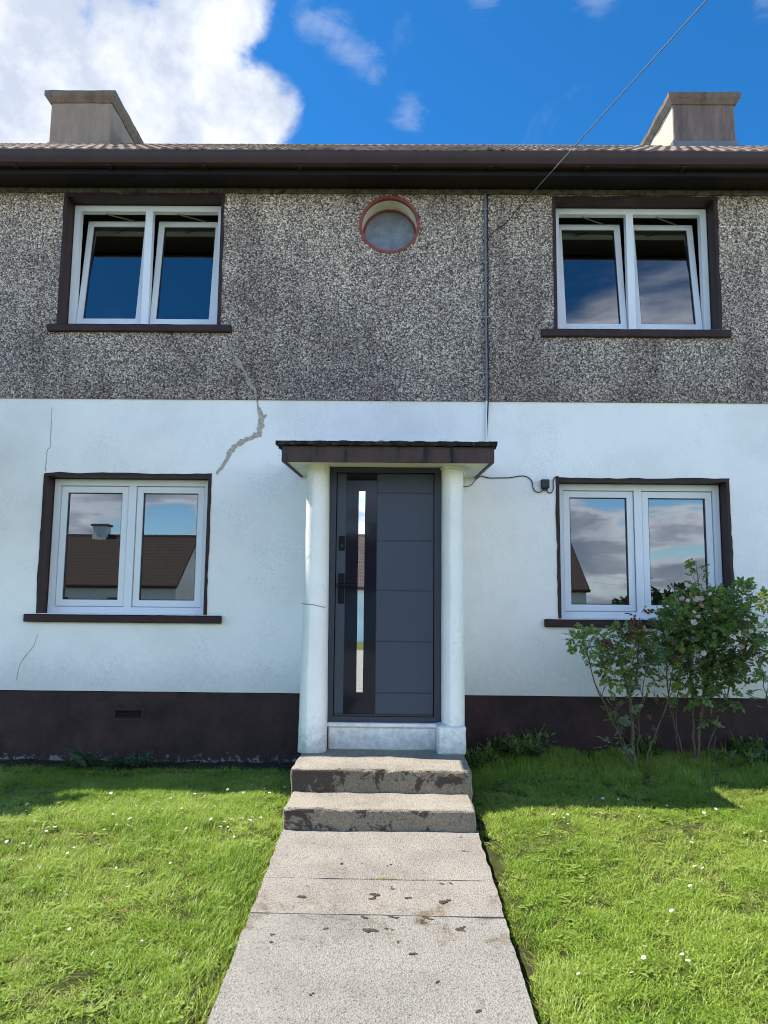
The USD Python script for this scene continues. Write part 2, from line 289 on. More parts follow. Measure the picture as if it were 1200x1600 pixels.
def concrete(name, base, riser=False):
    d = lambda k: tuple(c * k for c in base)
    N = {"g": ("geometry", {}), "p": ("principled_bsdf", {"roughness": 0.88, "specular_ior_level": 0.25}),
         "n1": ("noise_texture", {"scale": 2.6, "detail": 8.0, "roughness": 0.65}), "r1": ("rgb_ramp", {"ramp": [(0.3, d(0.78)), (0.5, d(1.0)), (0.72, d(1.14))]}),
         "n2": ("noise_texture", {"scale": 80.0, "detail": 5.0, "roughness": 0.75}), "r2": ("rgb_ramp", {"ramp": [(0.33, (0.28, 0.27, 0.25)), (0.44, (0.86, 0.86, 0.85)), (0.66, (1.18, 1.18, 1.16))]}),
         "m1": ("mix", {"mix_type": "multiply", "fac": 1.0}),
         "bv": ("voronoi_texture", {"scale": 120.0, "feature": "f1"}), "ad": ("math", {"math_type": "add"}), "b": ("bump", {"strength": 0.9, "distance": 0.006})}
    N |= {"s1": ("noise_texture", {"scale": 7.0, "detail": 9.0, "roughness": 0.7, "distortion": 0.3}), "s2": ("rgb_ramp", {"ramp": [(0.60, (1, 1, 1)), (0.70, (0.74, 0.66, 0.57)), (0.82, (0.5, 0.42, 0.34))]}), "m0": ("mix", {"mix_type": "multiply", "fac": 1.0}), "jy": ("separate_xyz", {}), "jd": ("math", {"math_type": "subtract", "value2": 3.93}), "ja": ("math", {"math_type": "absolute"}), "jm": ("map_range", {"range_type": "smoothstep", "from_min": 0.0, "from_max": 0.38, "to_min": 0.10, "to_max": 0.0}), "js": ("math", {"math_type": "add"})}
    L = [("g.position", "s1.vector"), ("g.position", "jy.vector"), ("jy.y", "jd.value1"), ("jd.value", "ja.value1"), ("ja.value", "jm.value"), ("s1.fac", "js.value1"), ("jm.result", "js.value2"), ("js.value", "s2.fac"), ("r1.color", "m0.color1"), ("s2.color", "m0.color2"), ("g.position", "n1.vector"), ("n1.fac", "r1.fac"), ("g.position", "n2.vector"), ("n2.fac", "r2.fac"), ("m0.color", "m1.color1"), ("r2.color", "m1.color2"), ("g.position", "bv.vector"), ("bv.distance", "ad.value1"), ("n2.fac", "ad.value2"), ("ad.value", "b.height"), ("b.normal", "p.normal")]
    out = "m1.color"
    if riser:  # flaking brown paint, only on the upright fronts
        N |= {"fn": ("separate_xyz", {}), "fm": ("map_range", {"from_min": -0.6, "from_max": -0.8, "clamp": True}), "pn": ("noise_texture", {"scale": 6.5, "detail": 9.0, "roughness": 0.68, "distortion": 0.4}), "pr": ("rgb_ramp", {"ramp": [(0.535, (0, 0, 0)), (0.57, (1, 1, 1))]}), "pb": ("rgb_to_bw", {}),
              "pm": ("math", {"math_type": "multiply"}), "m2": ("mix", {"mix_type": "mix", "color2": (0.070, 0.050, 0.037)}),
              "gm": ("mix", {"mix_type": "multiply", "color2": (0.72, 0.66, 0.58)}), "ex": ("separate_xyz", {}), "exl": ("map_range", {"range_type": "smoothstep", "from_min": -0.22, "from_max": -0.56, "to_max": 0.10}), "pa": ("math", {"math_type": "add"})}
        L += [("g.true_normal", "fn.vector"), ("fn.y", "fm.value"), ("g.position", "pn.vector"), ("g.position", "ex.vector"), ("ex.x", "exl.value"), ("pn.fac", "pa.value1"), ("exl.result", "pa.value2"), ("pa.value", "pr.fac"), ("pr.color", "pb.color"), ("pb.val", "pm.value1"), ("fm.result", "pm.value2"), ("fm.result", "gm.fac"), ("m1.color", "gm.color1"), ("gm.color", "m2.color1"), ("pm.value", "m2.fac")]
        out = "m2.color"
    L.append((out, "p.base_color"))
    return mat(name, N, L)
CONCRETE = concrete("path_concrete", (0.32, 0.285, 0.24))
CONCRETE_FINE = concrete("step_concrete", (0.355, 0.31, 0.25), riser=True)
CONCRETE_ROUGH = concrete("exposed_path_concrete", (0.295, 0.272, 0.235))

def chimney_look(name, base, dark, side=None):
    N = {"g": ("geometry", {}), "p": ("principled_bsdf", {"roughness": 0.9, "specular_ior_level": 0.2}),
         "map": ("mapping", {"mapping_type": "point", "scale": (9.0, 9.0, 1.8)}), "n1": ("noise_texture", {"scale": 0.7, "detail": 8.0, "roughness": 0.7}), "r1": ("rgb_ramp", {"ramp": [(0.30, dark), (0.62, base)]}),
         "bn": ("noise_texture", {"scale": 60.0, "detail": 4.0}), "b": ("bump", {"strength": 1.0, "distance": 0.006})}
    L = [("g.position", "map.vector"), ("map.vector", "n1.vector"), ("n1.fac", "r1.fac"), ("r1.color", "p.base_color"), ("g.position", "bn.vector"), ("bn.fac", "b.height"), ("b.normal", "p.normal")]
    if side:  # stained front also darkened, other faces paler: sun and shade put into colour
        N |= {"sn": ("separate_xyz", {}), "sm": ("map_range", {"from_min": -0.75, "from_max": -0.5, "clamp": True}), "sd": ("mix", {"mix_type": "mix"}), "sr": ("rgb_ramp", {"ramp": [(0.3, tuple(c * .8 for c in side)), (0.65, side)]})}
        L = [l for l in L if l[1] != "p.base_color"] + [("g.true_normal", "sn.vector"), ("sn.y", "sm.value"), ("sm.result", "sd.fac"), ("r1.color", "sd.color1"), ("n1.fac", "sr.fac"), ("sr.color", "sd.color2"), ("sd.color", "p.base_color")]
    return mat(name, N, L)
CHIM_L = chimney_look("left_chimney_render", (0.345, 0.255, 0.185), (0.245, 0.18, 0.13))
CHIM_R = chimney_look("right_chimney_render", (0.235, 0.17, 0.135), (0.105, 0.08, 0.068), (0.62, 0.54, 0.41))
CAP = chimney_look("chimney_cap", (0.22, 0.165, 0.12), (0.10, 0.075, 0.055))
LEAD = simple("lead_flashing", (0.15, 0.15, 0.155), 0.55, noise=(10, 0.2))
TILE = simple("roof_tile", (0.22, 0.165, 0.125), 0.85, 0.3, noise=(6, 0.45), bump=(60, 0.004))
TILE_DARK = simple("opposite_roof_tile", (0.075, 0.055, 0.045), 0.85, 0.3, noise=(3, 0.35))

def pane_look(name="window_glass", ior=2.5, rough_=0.0):
    return mat(name, {"f": ("fresnel", {"IOR": ior}), "t": ("transparent_bsdf", {"color": (0.85, 0.88, 0.88)}), "gl": ("glossy_bsdf", {"color": (1, 1, 1), "roughness": rough_}), "x": ("mix_closure", {})},
               [("f.fac", "x.fac"), ("t.BSDF", "x.closure1"), ("gl.BSDF", "x.closure2")], "x.closure")
GLASS = pane_look(ior=2.75)
GLASS_OBSCURE = simple("obscure_glass", (0.17, 0.195, 0.205), 0.22, 0.9, noise=(12, 0.35), bump=(40, 0.004))

def leaf_look(name, col, col2, trans=0.35, gloss=0.45, scale=7.0, ramp=None, mixw=(0.55, 0.5), fine=45.0):
    N = {"g": ("geometry", {}), "n": ("noise_texture", {"scale": scale, "detail": 3.0}), "nf": ("noise_texture", {"scale": fine, "detail": 1.0}), "mr": ("map_range", {"from_min": 0.28, "from_max": 0.72, "to_min": 0.0, "to_max": mixw[0], "clamp": True}), "nn": ("math", {"math_type": "multiply_add", "value2": mixw[1]}),
         "r": ("rgb_ramp", {"ramp": ramp or [(0.25, col), (0.8, col2)]}), "p": ("principled_bsdf", {"roughness": gloss, "specular_ior_level": 0.4}),
         "t": ("translucent_bsdf", {}), "x": ("mix_closure", {"fac": trans})}
    L = [("g.position", "n.vector"), ("g.position", "nf.vector"), ("nf.fac", "mr.value"), ("n.fac", "nn.value1"), ("mr.result", "nn.value3"), ("nn.value", "r.fac"), ("r.color", "p.base_color"), ("r.color", "t.color"), ("p.BSDF", "x.closure1"), ("t.BSDF", "x.closure2")]
    return mat(name, N, L, "x.closure")
GRASS = leaf_look("grass_blade", 0, 0, 0.42, 0.40, 1.6, [(0.22, (0.03, 0.095, 0.012)), (0.42, (0.18, 0.325, 0.028)), (0.66, (0.375, 0.50, 0.055)), (0.84, (0.58, 0.62, 0.17)), (1.0, (0.80, 0.77, 0.40))], (0.66, 0.52), 110.0)
GRASS_DRY = leaf_look("dry_grass_blade", (0.42, 0.38, 0.13), (0.55, 0.48, 0.22), 0.4, 0.6, 2.0)
ROSE_LEAF = leaf_look("rose_leaf", (0.09, 0.175, 0.045), (0.30, 0.40, 0.12), 0.3, 0.4)
ROSE_LEAF_DARK = leaf_look("dark_rose_leaf", (0.065, 0.118, 0.036), (0.22, 0.27, 0.09), 0.28, 0.4)
RED_LEAF = leaf_look("reddish_leaf", (0.10, 0.05, 0.025), (0.17, 0.10, 0.04), 0.3, 0.4)
YELLOW_LEAF = leaf_look("yellow_green_leaf", (0.17, 0.24, 0.03), (0.32, 0.36, 0.06), 0.45, 0.45)
PALE_LEAF = leaf_look("pale_leaf", (0.16, 0.20, 0.11), (0.25, 0.28, 0.16), 0.3, 0.5)
WEED_LEAF = leaf_look("weed_leaf", (0.03, 0.075, 0.022), (0.08, 0.15, 0.045), 0.3, 0.5)
CLOVER_LEAF = leaf_look("clover_leaf", (0.22, 0.34, 0.05), (0.40, 0.48, 0.11), 0.4, 0.5)
DOCK_LEAF = leaf_look("dock_leaf", (0.035, 0.075, 0.03), (0.07, 0.12, 0.05), 0.25, 0.4)
PETAL_PINK = leaf_look("pink_petal", (0.62, 0.30, 0.30), (0.80, 0.58, 0.55), 0.4, 0.6)
PETAL_CREAM = leaf_look("cream_petal", (0.75, 0.60, 0.48), (0.85, 0.75, 0.66), 0.4, 0.6)
PETAL_WHITE = leaf_look("daisy_petal", (0.80, 0.80, 0.78), (0.88, 0.88, 0.86), 0.3, 0.6)
DAISY_EYE = simple("daisy_eye", (0.70, 0.45, 0.03), 0.8)
BARK = simple("rose_bark", (0.13, 0.095, 0.065), 0.85, 0.2, noise=(30, 0.4), bump=(80, 0.004))
STEM_GREEN = simple("green_cane", (0.09, 0.10, 0.04), 0.6, 0.3, noise=(15, 0.4))

def lawn_look():
    N = {"g": ("geometry", {}), "n": ("noise_texture", {"scale": 14.0, "detail": 8.0, "roughness": 0.75}), "r": ("rgb_ramp", {"ramp": [(0.3, (0.05, 0.058, 0.016)), (0.5, (0.11, 0.125, 0.034)), (0.62, (0.16, 0.15, 0.06)), (0.8, (0.19, 0.15, 0.09))]}),
         "p": ("principled_bsdf", {"roughness": 0.95, "specular_ior_level": 0.1}), "bn": ("noise_texture", {"scale": 70.0, "detail": 6.0, "roughness": 0.75}), "b": ("bump", {"strength": 1.0, "distance": 0.05})}
    return mat("lawn_ground", N, [("g.position", "n.vector"), ("n.fac", "r.fac"), ("r.color", "p.base_color"), ("g.position", "bn.vector"), ("bn.fac", "b.height"), ("b.normal", "p.normal")])
LAWN = lawn_look()
ASPHALT = simple("asphalt", (0.055, 0.055, 0.057), 0.9, 0.3, noise=(5, 0.2))

# ------------------------------------------------------------------ ground
SL = 0.0661
def ground_z(x, y):
    x, y = np.asarray(x, float), np.asarray(y, float)
    z = np.where(y < 5.117, SL * (y - 5.117), 0.0)
    z = np.where(y < -6, SL * (-6 - 5.117), z)
    right = np.clip((x - 0.5) / 0.6, 0, 1) * np.clip((y - 4.6) / 2.4, 0, 1) * 0.13
    left = np.clip((-x - 0.6) / 0.6, 0, 1) * np.clip((y - 5.9) / 1.0, 0, 1) * -0.01
    bump = (meshkit.fbm(np.stack([x * 1.7, y * 1.7, 0 * x], -1), 3, 5) - 0.5) * 0.05 * np.clip((y + 4) / 4, 0, 1)
    edge = np.clip((np.abs(x + 0.06) - 0.64) / 0.25, 0, 1)
    trench = -0.06 * np.exp(-((x - 0.61) / 0.035) ** 2) * (y < 5.6) - 0.03 * np.exp(-((x + 0.735) / 0.03) ** 2) * (y < 5.6)
    return z + right + left + bump * edge + 0.012 * edge - 0.035 * (1 - edge) + trench

def axis(a, b, n, far, k):
    inner = np.linspace(a, b, n); d = inner[1] - inner[0]
    s = d * np.cumsum(1.5 ** np.arange(1, k)); s = s[s < far]
    return np.r_[(a - s)[::-1], inner, b + s, ]
gx, gy = axis(-5, 5, 260, 900, 40), axis(0.5, 7.6, 180, 900, 40)
GX, GY = np.meshgrid(gx, gy, indexing="ij")
gv = np.stack([GX, GY, ground_z(GX, GY)], -1).reshape(-1, 3)
i, j = np.meshgrid(np.arange(len(gx) - 1), np.arange(len(gy) - 1), indexing="ij"); w = len(gy)
gf = np.stack([i * w + j, (i + 1) * w + j, (i + 1) * w + j + 1, i * w + j + 1], -1).reshape(-1, 4)
struct("lawn", (gv, gf), LAWN, True, "sloping front lawn either side of the concrete path")
def soil_edge():
    ys = np.linspace(1.6, 5.5, 160); us = np.linspace(0, 1, 5); v = []
    for y in ys:
        w_ = 0.035 + 0.10 * max(0, meshkit.fbm(np.array([[y * 2.4, 0, 3]]), 3, 2)[0] - 0.35)
        for u in us: x = 0.60 + u * w_; v.append((x, y, float(ground_z(x, y)) + 0.006 * (1 - (2 * u - 1) ** 4) - .002))
    f = [(i_ * 5 + k, i_ * 5 + k + 1, (i_ + 1) * 5 + k + 1, (i_ + 1) * 5 + k) for i_ in range(159) for k in range(4)]
    f = np.array(f); return trimesh.Trimesh(np.array(v), np.vstack([f[:, [0, 1, 2]], f[:, [0, 2, 3]]]), process=False)
struct("soil_strip", cat([rough(box(-5, -0.74, 6.86, 7.13, -0.12, 0.012), 0.06, 0.03, 9, 3), soil_edge()]), SOIL, True, "bare soil along the foot of the house wall")
zr = SL * (-6 - 5.117)
struct("road", box(-120, 120, -23, -5.45, zr - 0.2, zr + 0.03), CONCRETE_ROUGH, label="street in front of the gardens")

# ------------------------------------------------------------------ the house
W0, W1 = 7.10, 7.40
HX0, HX1 = -8.0, 8.0
BAND, SOFF = 3.377, 5.515
house = thing("terraced_house", "two-storey house with dark pebbledash above and white painted render below", "house", (0, 7.1, 0))
# openings: x0, x1, z0, z1 (inner edge of the painted surround)
OPEN = {"UL": (-3.245, -1.705, 4.115, 5.435), "UR": (1.572, 3.130, 4.100, 5.425), "LL": (-3.275, -1.735, 1.335, 2.632), "LR": (1.562, 3.138, 1.335, 2.625)}
RC, RR = (-0.050, 5.146), 0.282
def cutters(grow=0.0):
    for x0, x1, z0, z1 in OPEN.values(): yield mbox(x0 - grow, x1 + grow, 6.5, 8, z0 - grow, z1 + grow)
    yield m3.Manifold.cylinder(2, RR + grow, RR + grow, 64).rotate([90, 0, 0]).translate([RC[0], 8, RC[1]])
    yield mbox(-0.535, 0.415, 6, 8, 0.2, 2.595)
def cut(m):
    for c in cutters(): m = m - c
    return m
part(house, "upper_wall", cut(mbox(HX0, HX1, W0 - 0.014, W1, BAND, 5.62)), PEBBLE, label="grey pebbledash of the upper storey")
part(house, "lower_wall", cut(mbox(HX0, HX1, W0, W1, 0.634, BAND)), WHITE, label="white painted smooth render of the ground storey")
vx0, vx1, vz0, vz1 = -2.527, -2.264, 0.380, 0.473
part(house, "plinth", mbox(HX0, HX1, W0 + 0.014, W1, -0.6, 0.634) - mbox(vx0, vx1, 6.9, 7.25, vz0, vz1) - mbox(-0.66, 0.54, 7, 8, 0.2, 0.7), PLINTH, label="dark brown painted base of the wall")
# other sides, floors and rooms
part(house, "side_wall", box(HX0, HX0 + 0.3, W1, 13.3, -0.6, 5.62), WHITE)
part(house, "side_wall", box(HX1 - 0.3, HX1, W1, 13.3, -0.6, 5.62), WHITE)
part(house, "back_wall", box(HX0, HX1, 13.3, 13.6, -0.6, 5.62), WHITE)
part(house, "floor", box(HX0 + 0.3, HX1 - 0.3, W1, 13.3, 0.35, 0.50), DARK_ROOM)
part(house, "ceiling", box(HX0 + 0.3, HX1 - 0.3, W1, 13.3, 2.85, 3.1), DARK_ROOM)
part(house, "ceiling", box(HX0 + 0.3, HX1 - 0.3, W1, 13.3, 5.53, 5.60), DARK_ROOM)
for xa in (-1.2, 1.1):
    part(house, "partition", box(xa, xa + 0.1, W1, 13.3, 0.5, 2.85), DARK_ROOM); part(house, "partition", box(xa, xa + 0.1, W1, 13.3, 3.1, 5.53), DARK_ROOM)
part(house, "partition", box(HX0 + .3, HX1 - .3, 10.6, 10.7, 0.5, 2.85), DARK_ROOM); part(house, "partition", box(HX0 + .3, HX1 - .3, 10.6, 10.7, 3.1, 5.53), DARK_ROOM)

# painted surrounds and sills
def wobble(n, a, b, z, amp, seed):
    t = np.linspace(a, b, n); return t, z + (meshkit.fbm(np.stack([t * 6, 0 * t, 0 * t], -1), 3, seed) - 0.5) * 2 * amp
def surround(key, wall_y, band, seed):
    """uneven brown painted border round the opening, a shell a few millimetres proud that also lines the reveal"""
    x0, x1, z0, z1 = OPEN[key]
    lx = [(x0 - band + (meshkit.fbm(np.array([[z * 7, seed, 0]]), 3)[0] - .5) * .022, z) for z in np.linspace(z0, z1, 22)]
    tx = [(x, z1 + band + (meshkit.fbm(np.array([[x * 7, seed + 3, 0]]), 3)[0] - .5) * .022) for x in np.linspace(x0 - band, x1 + band, 24)]
    rx = [(x1 + band + (meshkit.fbm(np.array([[z * 7, seed + 9, 0]]), 3)[0] - .5) * .022, z) for z in np.linspace(z1, z0, 22)]
    t = 0.006
    outer = lx + tx + rx
    inner = [(x1 - t, z0), (x1 - t, z1 - t), (x0 + t, z1 - t), (x0 + t, z0)]
    ring = trimesh.creation.extrude_polygon(Polygon(outer + inner).buffer(0), 0.007, engine="earcut")
    v = np.array(ring.vertices); ring.vertices = np.stack([v[:, 0], wall_y - 0.007 + v[:, 2], v[:, 1]], 1); ring.faces = ring.faces[:, ::-1]
    y0, y1 = wall_y, W1
    return cat([ring, box(x0 - 0.002, x0 + t, y0, y1, z0, z1), box(x1 - t, x1 + 0.002, y0, y1, z0, z1), box(x0 + t, x1 - t, y0, y1, z1 - t, z1 + 0.002)])

def window(key, tilt, sill, recess=0.15, label=None, seed=0):
    x0, x1, z0, z1 = OPEN[key]
    wy = W0 - 0.014 if key[0] == "U" else W0
    h = holder(house, "window", label)
    part(h, "surround", surround(key, wy, 0.026, seed), BROWN_PAINT)
    sx0, sx1, sz0, sz1 = sill
    part(h, "sill", rough(rbox(sx0, sx1, W0 - 0.055, W0 + recess + 0.03, sz0, sz1, 0.008), 0.06, 0.004, 14, seed), BROWN_PAINT, 40)
    part(h, "sill_board", box(x0 + .006, x1 - .006, W0 + recess + 0.03, W1, sz0 + .01, z0 + 0.06), DARK_ROOM)
    fy = W0 + recess; fx0, fx1, fz0, fz1 = x0 + 0.009, x1 - 0.009, sz1 + 0.004 , z1 - 0.009
    fo, mu, d = 0.064, 0.072, 0.07
    fb = 0.066
    xm = (fx0 + fx1) / 2
    fr = rbox(fx0, fx1, fy, fy + d, fz0, fz1, 0.006)
    lights = [(fx0 + fo, xm - mu / 2), (xm + mu / 2, fx1 - fo)]
    for a, b in lights: fr = fr - mbox(a, b, fy - 1, fy + 1, fz0 + fb, fz1 - fo)
    part(h, "frame", fr, UPVC)
    for cx in (fx0 + 0.13, xm + 0.06, fx1 - 0.12) if key[0] == "L" else ():
        part(h, "drain_cap", rbox(cx - 0.016, cx + 0.016, fy - 0.005, fy + .002, fz0 + 0.026, fz0 + 0.036, 0.002), UPVC)
    for a, b in lights:
        g = 0.004; sw = 0.062
        a, b, c, e = a + g, b - g, fz0 + fb + g, fz1 - fo - g
        sy = fy + 0.016
        if tilt: c, sy = c, fy + 0.03
        sash = rbox(a, b, sy, sy + 0.055, c, e, 0.005) - mbox(a + sw, b - sw, sy - 1, sy + 1, c + sw, e - sw)
        bead = rbox(a + sw - .002, b - sw + .002, sy + .012, sy + 0.045, c + sw - .002, e - sw + .002, .003) - mbox(a + sw + .008, b - sw - .008, sy - 1, sy + 1, c + sw + .008, e - sw - .008)
        gasket = bead
        pane = trimesh.Trimesh([(a + sw, sy + .026, c + sw), (b - sw, sy + .026, c + sw), (b - sw, sy + .026, e - sw), (a + sw, sy + .026, e - sw)], [(0, 1, 2), (0, 2, 3)], process=False)
        ms = [(sash, "sash", UPVC), (gasket, "gasket", BLACK_PLASTIC), (pane, "pane", GLASS)]
        for mm, nm, mt in ms:
            tm = trimesh.Trimesh(*meshkit.arrays(mm)[:2], process=False)
            if tilt:
                tm.apply_transform(trimesh.transformations.rotation_matrix(-math.radians(tilt), [1, 0, 0], [0, sy + 0.05, c]))
            part(h, nm, tm, mt)
        if tilt:   # stay arm across the gap at the top
            ta = math.radians(tilt); top = np.array([b - 0.10, sy + 0.05 + math.sin(ta) * (e - c) - 0.02, c + math.cos(ta) * (e - c)])
            part(h, "stay_arm", tube([(b - 0.42, fy + 0.05, e + 0.0), top], 0.006, 6), WIRE_GREY)
    return h
window("UL", 7.6, (-3.345, -1.563, 4.036, 4.108), label="upper left window, both sashes tilted open", seed=1)
window("UR", 7.6, (1.415, 3.228, 4.012, 4.085), label="upper right window, both sashes tilted open", seed=2)
window("LL", 0, (-3.392, -1.566, 1.256, 1.328), label="lower left closed window", seed=3)
window("LR", 0, (1.408, 3.30, 1.256, 1.328), label="lower right closed window behind the rose bushes", seed=4)

# round window
rw = holder(house, "round_window", "round window with a brick red ring")
def ring(r0, r1, y0, y1, n=72, wob=0.0, seed=0):
    a = np.arange(n) * 2 * np.pi / n
    ro = r1 + wob * (meshkit.fbm(np.stack([np.cos(a) * 4, np.sin(a) * 4, 0 * a + seed], -1), 3) - 0.5)
    P = Polygon(np.stack([ro * np.cos(a), ro * np.sin(a)], 1), [np.stack([r0 * np.cos(a), r0 * np.sin(a)], 1)])
    t = trimesh.creation.extrude_polygon(P, y1 - y0, engine="earcut"); v = np.array(t.vertices)
    t.vertices = np.stack([RC[0] + v[:, 0], y0 + v[:, 2], RC[1] + v[:, 1]], 1); t.faces = t.faces[:, ::-1]; return t
part(rw, "ring", ring(RR - 0.012, RR + 0.014, W0 - 0.024, W0 + 0.02, wob=0.02), RED_PAINT, label="worn brick red painted ring")
part(rw, "reveal", ring(RR - 0.007, RR, W0 + 0.02, W1), CREAM)
part(rw, "inner_frame", ring(RR - 0.03, RR - 0.007, W0 + 0.20, W0 + 0.225), RED_PAINT)
pa = np.arange(48) * 2 * np.pi / 48
part(rw, "pane", trimesh.Trimesh(np.vstack([[(RC[0], W0 + 0.212, RC[1])], np.stack([RC[0] + (RR - .02) * np.cos(pa), 0 * pa + W0 + 0.212, RC[1] + (RR - .02) * np.sin(pa)], 1)]), [(0, 1 + k, 1 + (k + 1) % 48) for k in range(48)], process=False), GLASS_OBSCURE)

# air vent in the plinth
vt = holder(house, "air_vent")
part(vt, "vent_frame", mbox(vx0 - 0.008, vx1 + 0.008, W0 + 0.006, W0 + 0.03, vz0 - 0.008, vz1 + 0.008) - mbox(vx0 + 0.012, vx1 - 0.012, 7, 8, vz0 + 0.012, vz1 - 0.012), BROWN_PAINT)
part(vt, "backing", box(vx0, vx1, W0 + 0.10, W0 + 0.11, vz0, vz1), BLACK_PLASTIC)
for k in range(3):
    z = vz0 + 0.022 + k * 0.024
    s = box(vx0 + 0.013, vx1 - 0.013, -0.002, 0.002, -0.011, 0.011); s.apply_transform(trimesh.transformations.rotation_matrix(math.radians(-35), [1, 0, 0])); s.apply_translation([0, W0 + 0.03, z]); part(vt, "slat", s, BROWN_PAINT)

# roof
EY, EZ, PS = 6.715, 5.672, 0.650            # tile edge and slope
RIDGE = 10.2
roof = part(house, "roof", cat([trimesh.Trimesh([(x, y, z) for x in (HX0 - .1, HX1 + .1) for y, z in ((EY + .04, EZ - 0.02), (RIDGE, EZ - 0.02 + PS * (RIDGE - EY - .04)), (2 * RIDGE - EY, EZ - 0.02), (2 * RIDGE - EY, EZ - 0.10), (RIDGE, EZ - .10 + PS * (RIDGE - EY - .04)), (EY + .04, EZ - 0.10))],
    [(0, 1, 7), (0, 7, 6), (1, 2, 8), (1, 8, 7), (2, 3, 9), (2, 9, 8), (3, 4, 10), (3, 10, 9), (4, 5, 11), (4, 11, 10), (5, 0, 6), (5, 6, 11), (0, 4, 1), (0, 5, 4), (1, 3, 2), (1, 4, 3), (6, 7, 10), (6, 10, 11), (7, 8, 9), (7, 9, 10)], process=False)]), TILE, label="pitched roof of weathered brown tiles")
TW, TG = 0.235, 0.36
def tile_mesh():
    n = 12; x = np.linspace(0, TW + 0.012, n + 1); u = x / TW
    prof = 0.016 * (0.5 - 0.5 * np.cos(4 * np.pi * u)) ** 0.8
    L = TG + 0.05; v = []
    for (y, dz) in ((0, 0.004), (0, 0.022), (L, 0.006)):
        v.append(np.stack([x, np.full_like(x, y), prof + dz], 1))
    f = []
    for r in (0, 1):
        for k in range(n):
            a = r * (n + 1) + k; b = a + 1; f += [(a, b, b + n + 1), (a, b + n + 1, a + n + 1)]
    return np.vstack(v), np.array(f)
tv, tf = tile_mesh()
ang = math.atan(PS); rowd = TG * math.cos(ang)
def tile_at(x, c, rng, y0=EY, z0=EZ, ps=PS):
    v = tv.copy(); a = math.atan(ps); j = rng.normal(0, 0.004, 3); t = rng.normal(0, 0.006)
    yy, zz = v[:, 1] + j[1] * 0.6, v[:, 2] + abs(j[2]) * 0.6 + v[:, 0] * t
    y = yy * math.cos(a) - zz * math.sin(a); z = yy * math.sin(a) + zz * math.cos(a)
    return np.stack([v[:, 0] + x, y + y0 + c * TG * math.cos(a), z + z0 + c * TG * math.sin(a)], 1)
field = []
TILES = [simple("tile_weathered", (0.25, 0.185, 0.14), 0.85, 0.3, noise=(9, 0.4), bump=(60, 0.004)), simple("tile_pale", (0.31, 0.25, 0.20), 0.85, 0.3, noise=(9, 0.4), bump=(60, 0.004)), simple("tile_dark", (0.17, 0.12, 0.095), 0.85, 0.3, noise=(9, 0.45), bump=(60, 0.004))]
CH = {"L": (-4.795, -3.825, 9.60, 10.79), "R": (3.697, 4.672, 9.60, 10.79)}
ncourse = int((RIDGE - EY) / rowd)
for c in range(ncourse + 1):
    for k in range(int((HX1 - HX0 + .2) / TW)):
        x = HX0 - .1 + k * TW
        v = tile_at(x, c, RNG)
        v[:, 1] = np.minimum(v[:, 1], RIDGE); v[:, 2] = np.minimum(v[:, 2], EZ + PS * (RIDGE - EY) + 0.035)
        if any(a + .05 < x < b - .28 and v[:, 1].min() > y0 + .06 for a, b, y0, y1 in CH.values()): continue
        if c < 7 and -4.3 < x < 4.2: part(roof, "tile", (v, tf), TILES[RNG.choice(3, p=[.5, .25, .25])], 50)
        else: field.append(trimesh.Trimesh(v, tf, process=False))
part(roof, "tile_field", cat(field), TILE, kind="stuff")
part(roof, "ridge_capping", tube([(HX0 - .1, RIDGE, EZ + PS * (RIDGE - EY) - 0.06), (HX1 + .1, RIDGE, EZ + PS * (RIDGE - EY) - 0.06)], 0.09, 16), TILE, True)
def chimney(key, m, label, ztop=8.385):
    x0, x1, y0, y1 = CH[key]; o = 0.068
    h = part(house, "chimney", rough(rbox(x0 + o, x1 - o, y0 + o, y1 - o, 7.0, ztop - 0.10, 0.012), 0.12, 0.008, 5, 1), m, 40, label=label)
    P = lambda d, z: [(x0 + d, y0 + d, z), (x1 - d, y0 + d, z), (x1 - d, y1 - d, z), (x0 + d, y1 - d, z)]
    cap = m3.Manifold.hull_points(np.array(P(o - .012, ztop - .155) + P(0, ztop - 0.085) + P(0, ztop - 0.012) + P(0.02, ztop), float))
    part(h, "cap", rough(cap, 0.12, 0.010, 6, 2), CAP, 40)
    if key == "R":
        part(h, "flashing", rbox(x0 + o - .015, x1 - o + .015, y0 + o - 0.02, y0 + o + .01, 7.48, 7.70, 0.004), LEAD)
        part(h, "flashing", box(x0 + o - .02, x0 + o + .02, y0 + o - 0.03, y0 + 0.4, 7.48, 7.70), LEAD)
    else:
        part(h, "flashing", rbox(x0 + o - .012, x1 - o + .012, y0 + o - 0.02, y0 + o + .01, 7.45, 7.645, 0.004), m)
chimney("L", CHIM_L, "left chimney, plain grey render"); chimney("R", CHIM_R, "right chimney, stained render, front painted in shade, other faces painted sunlit")

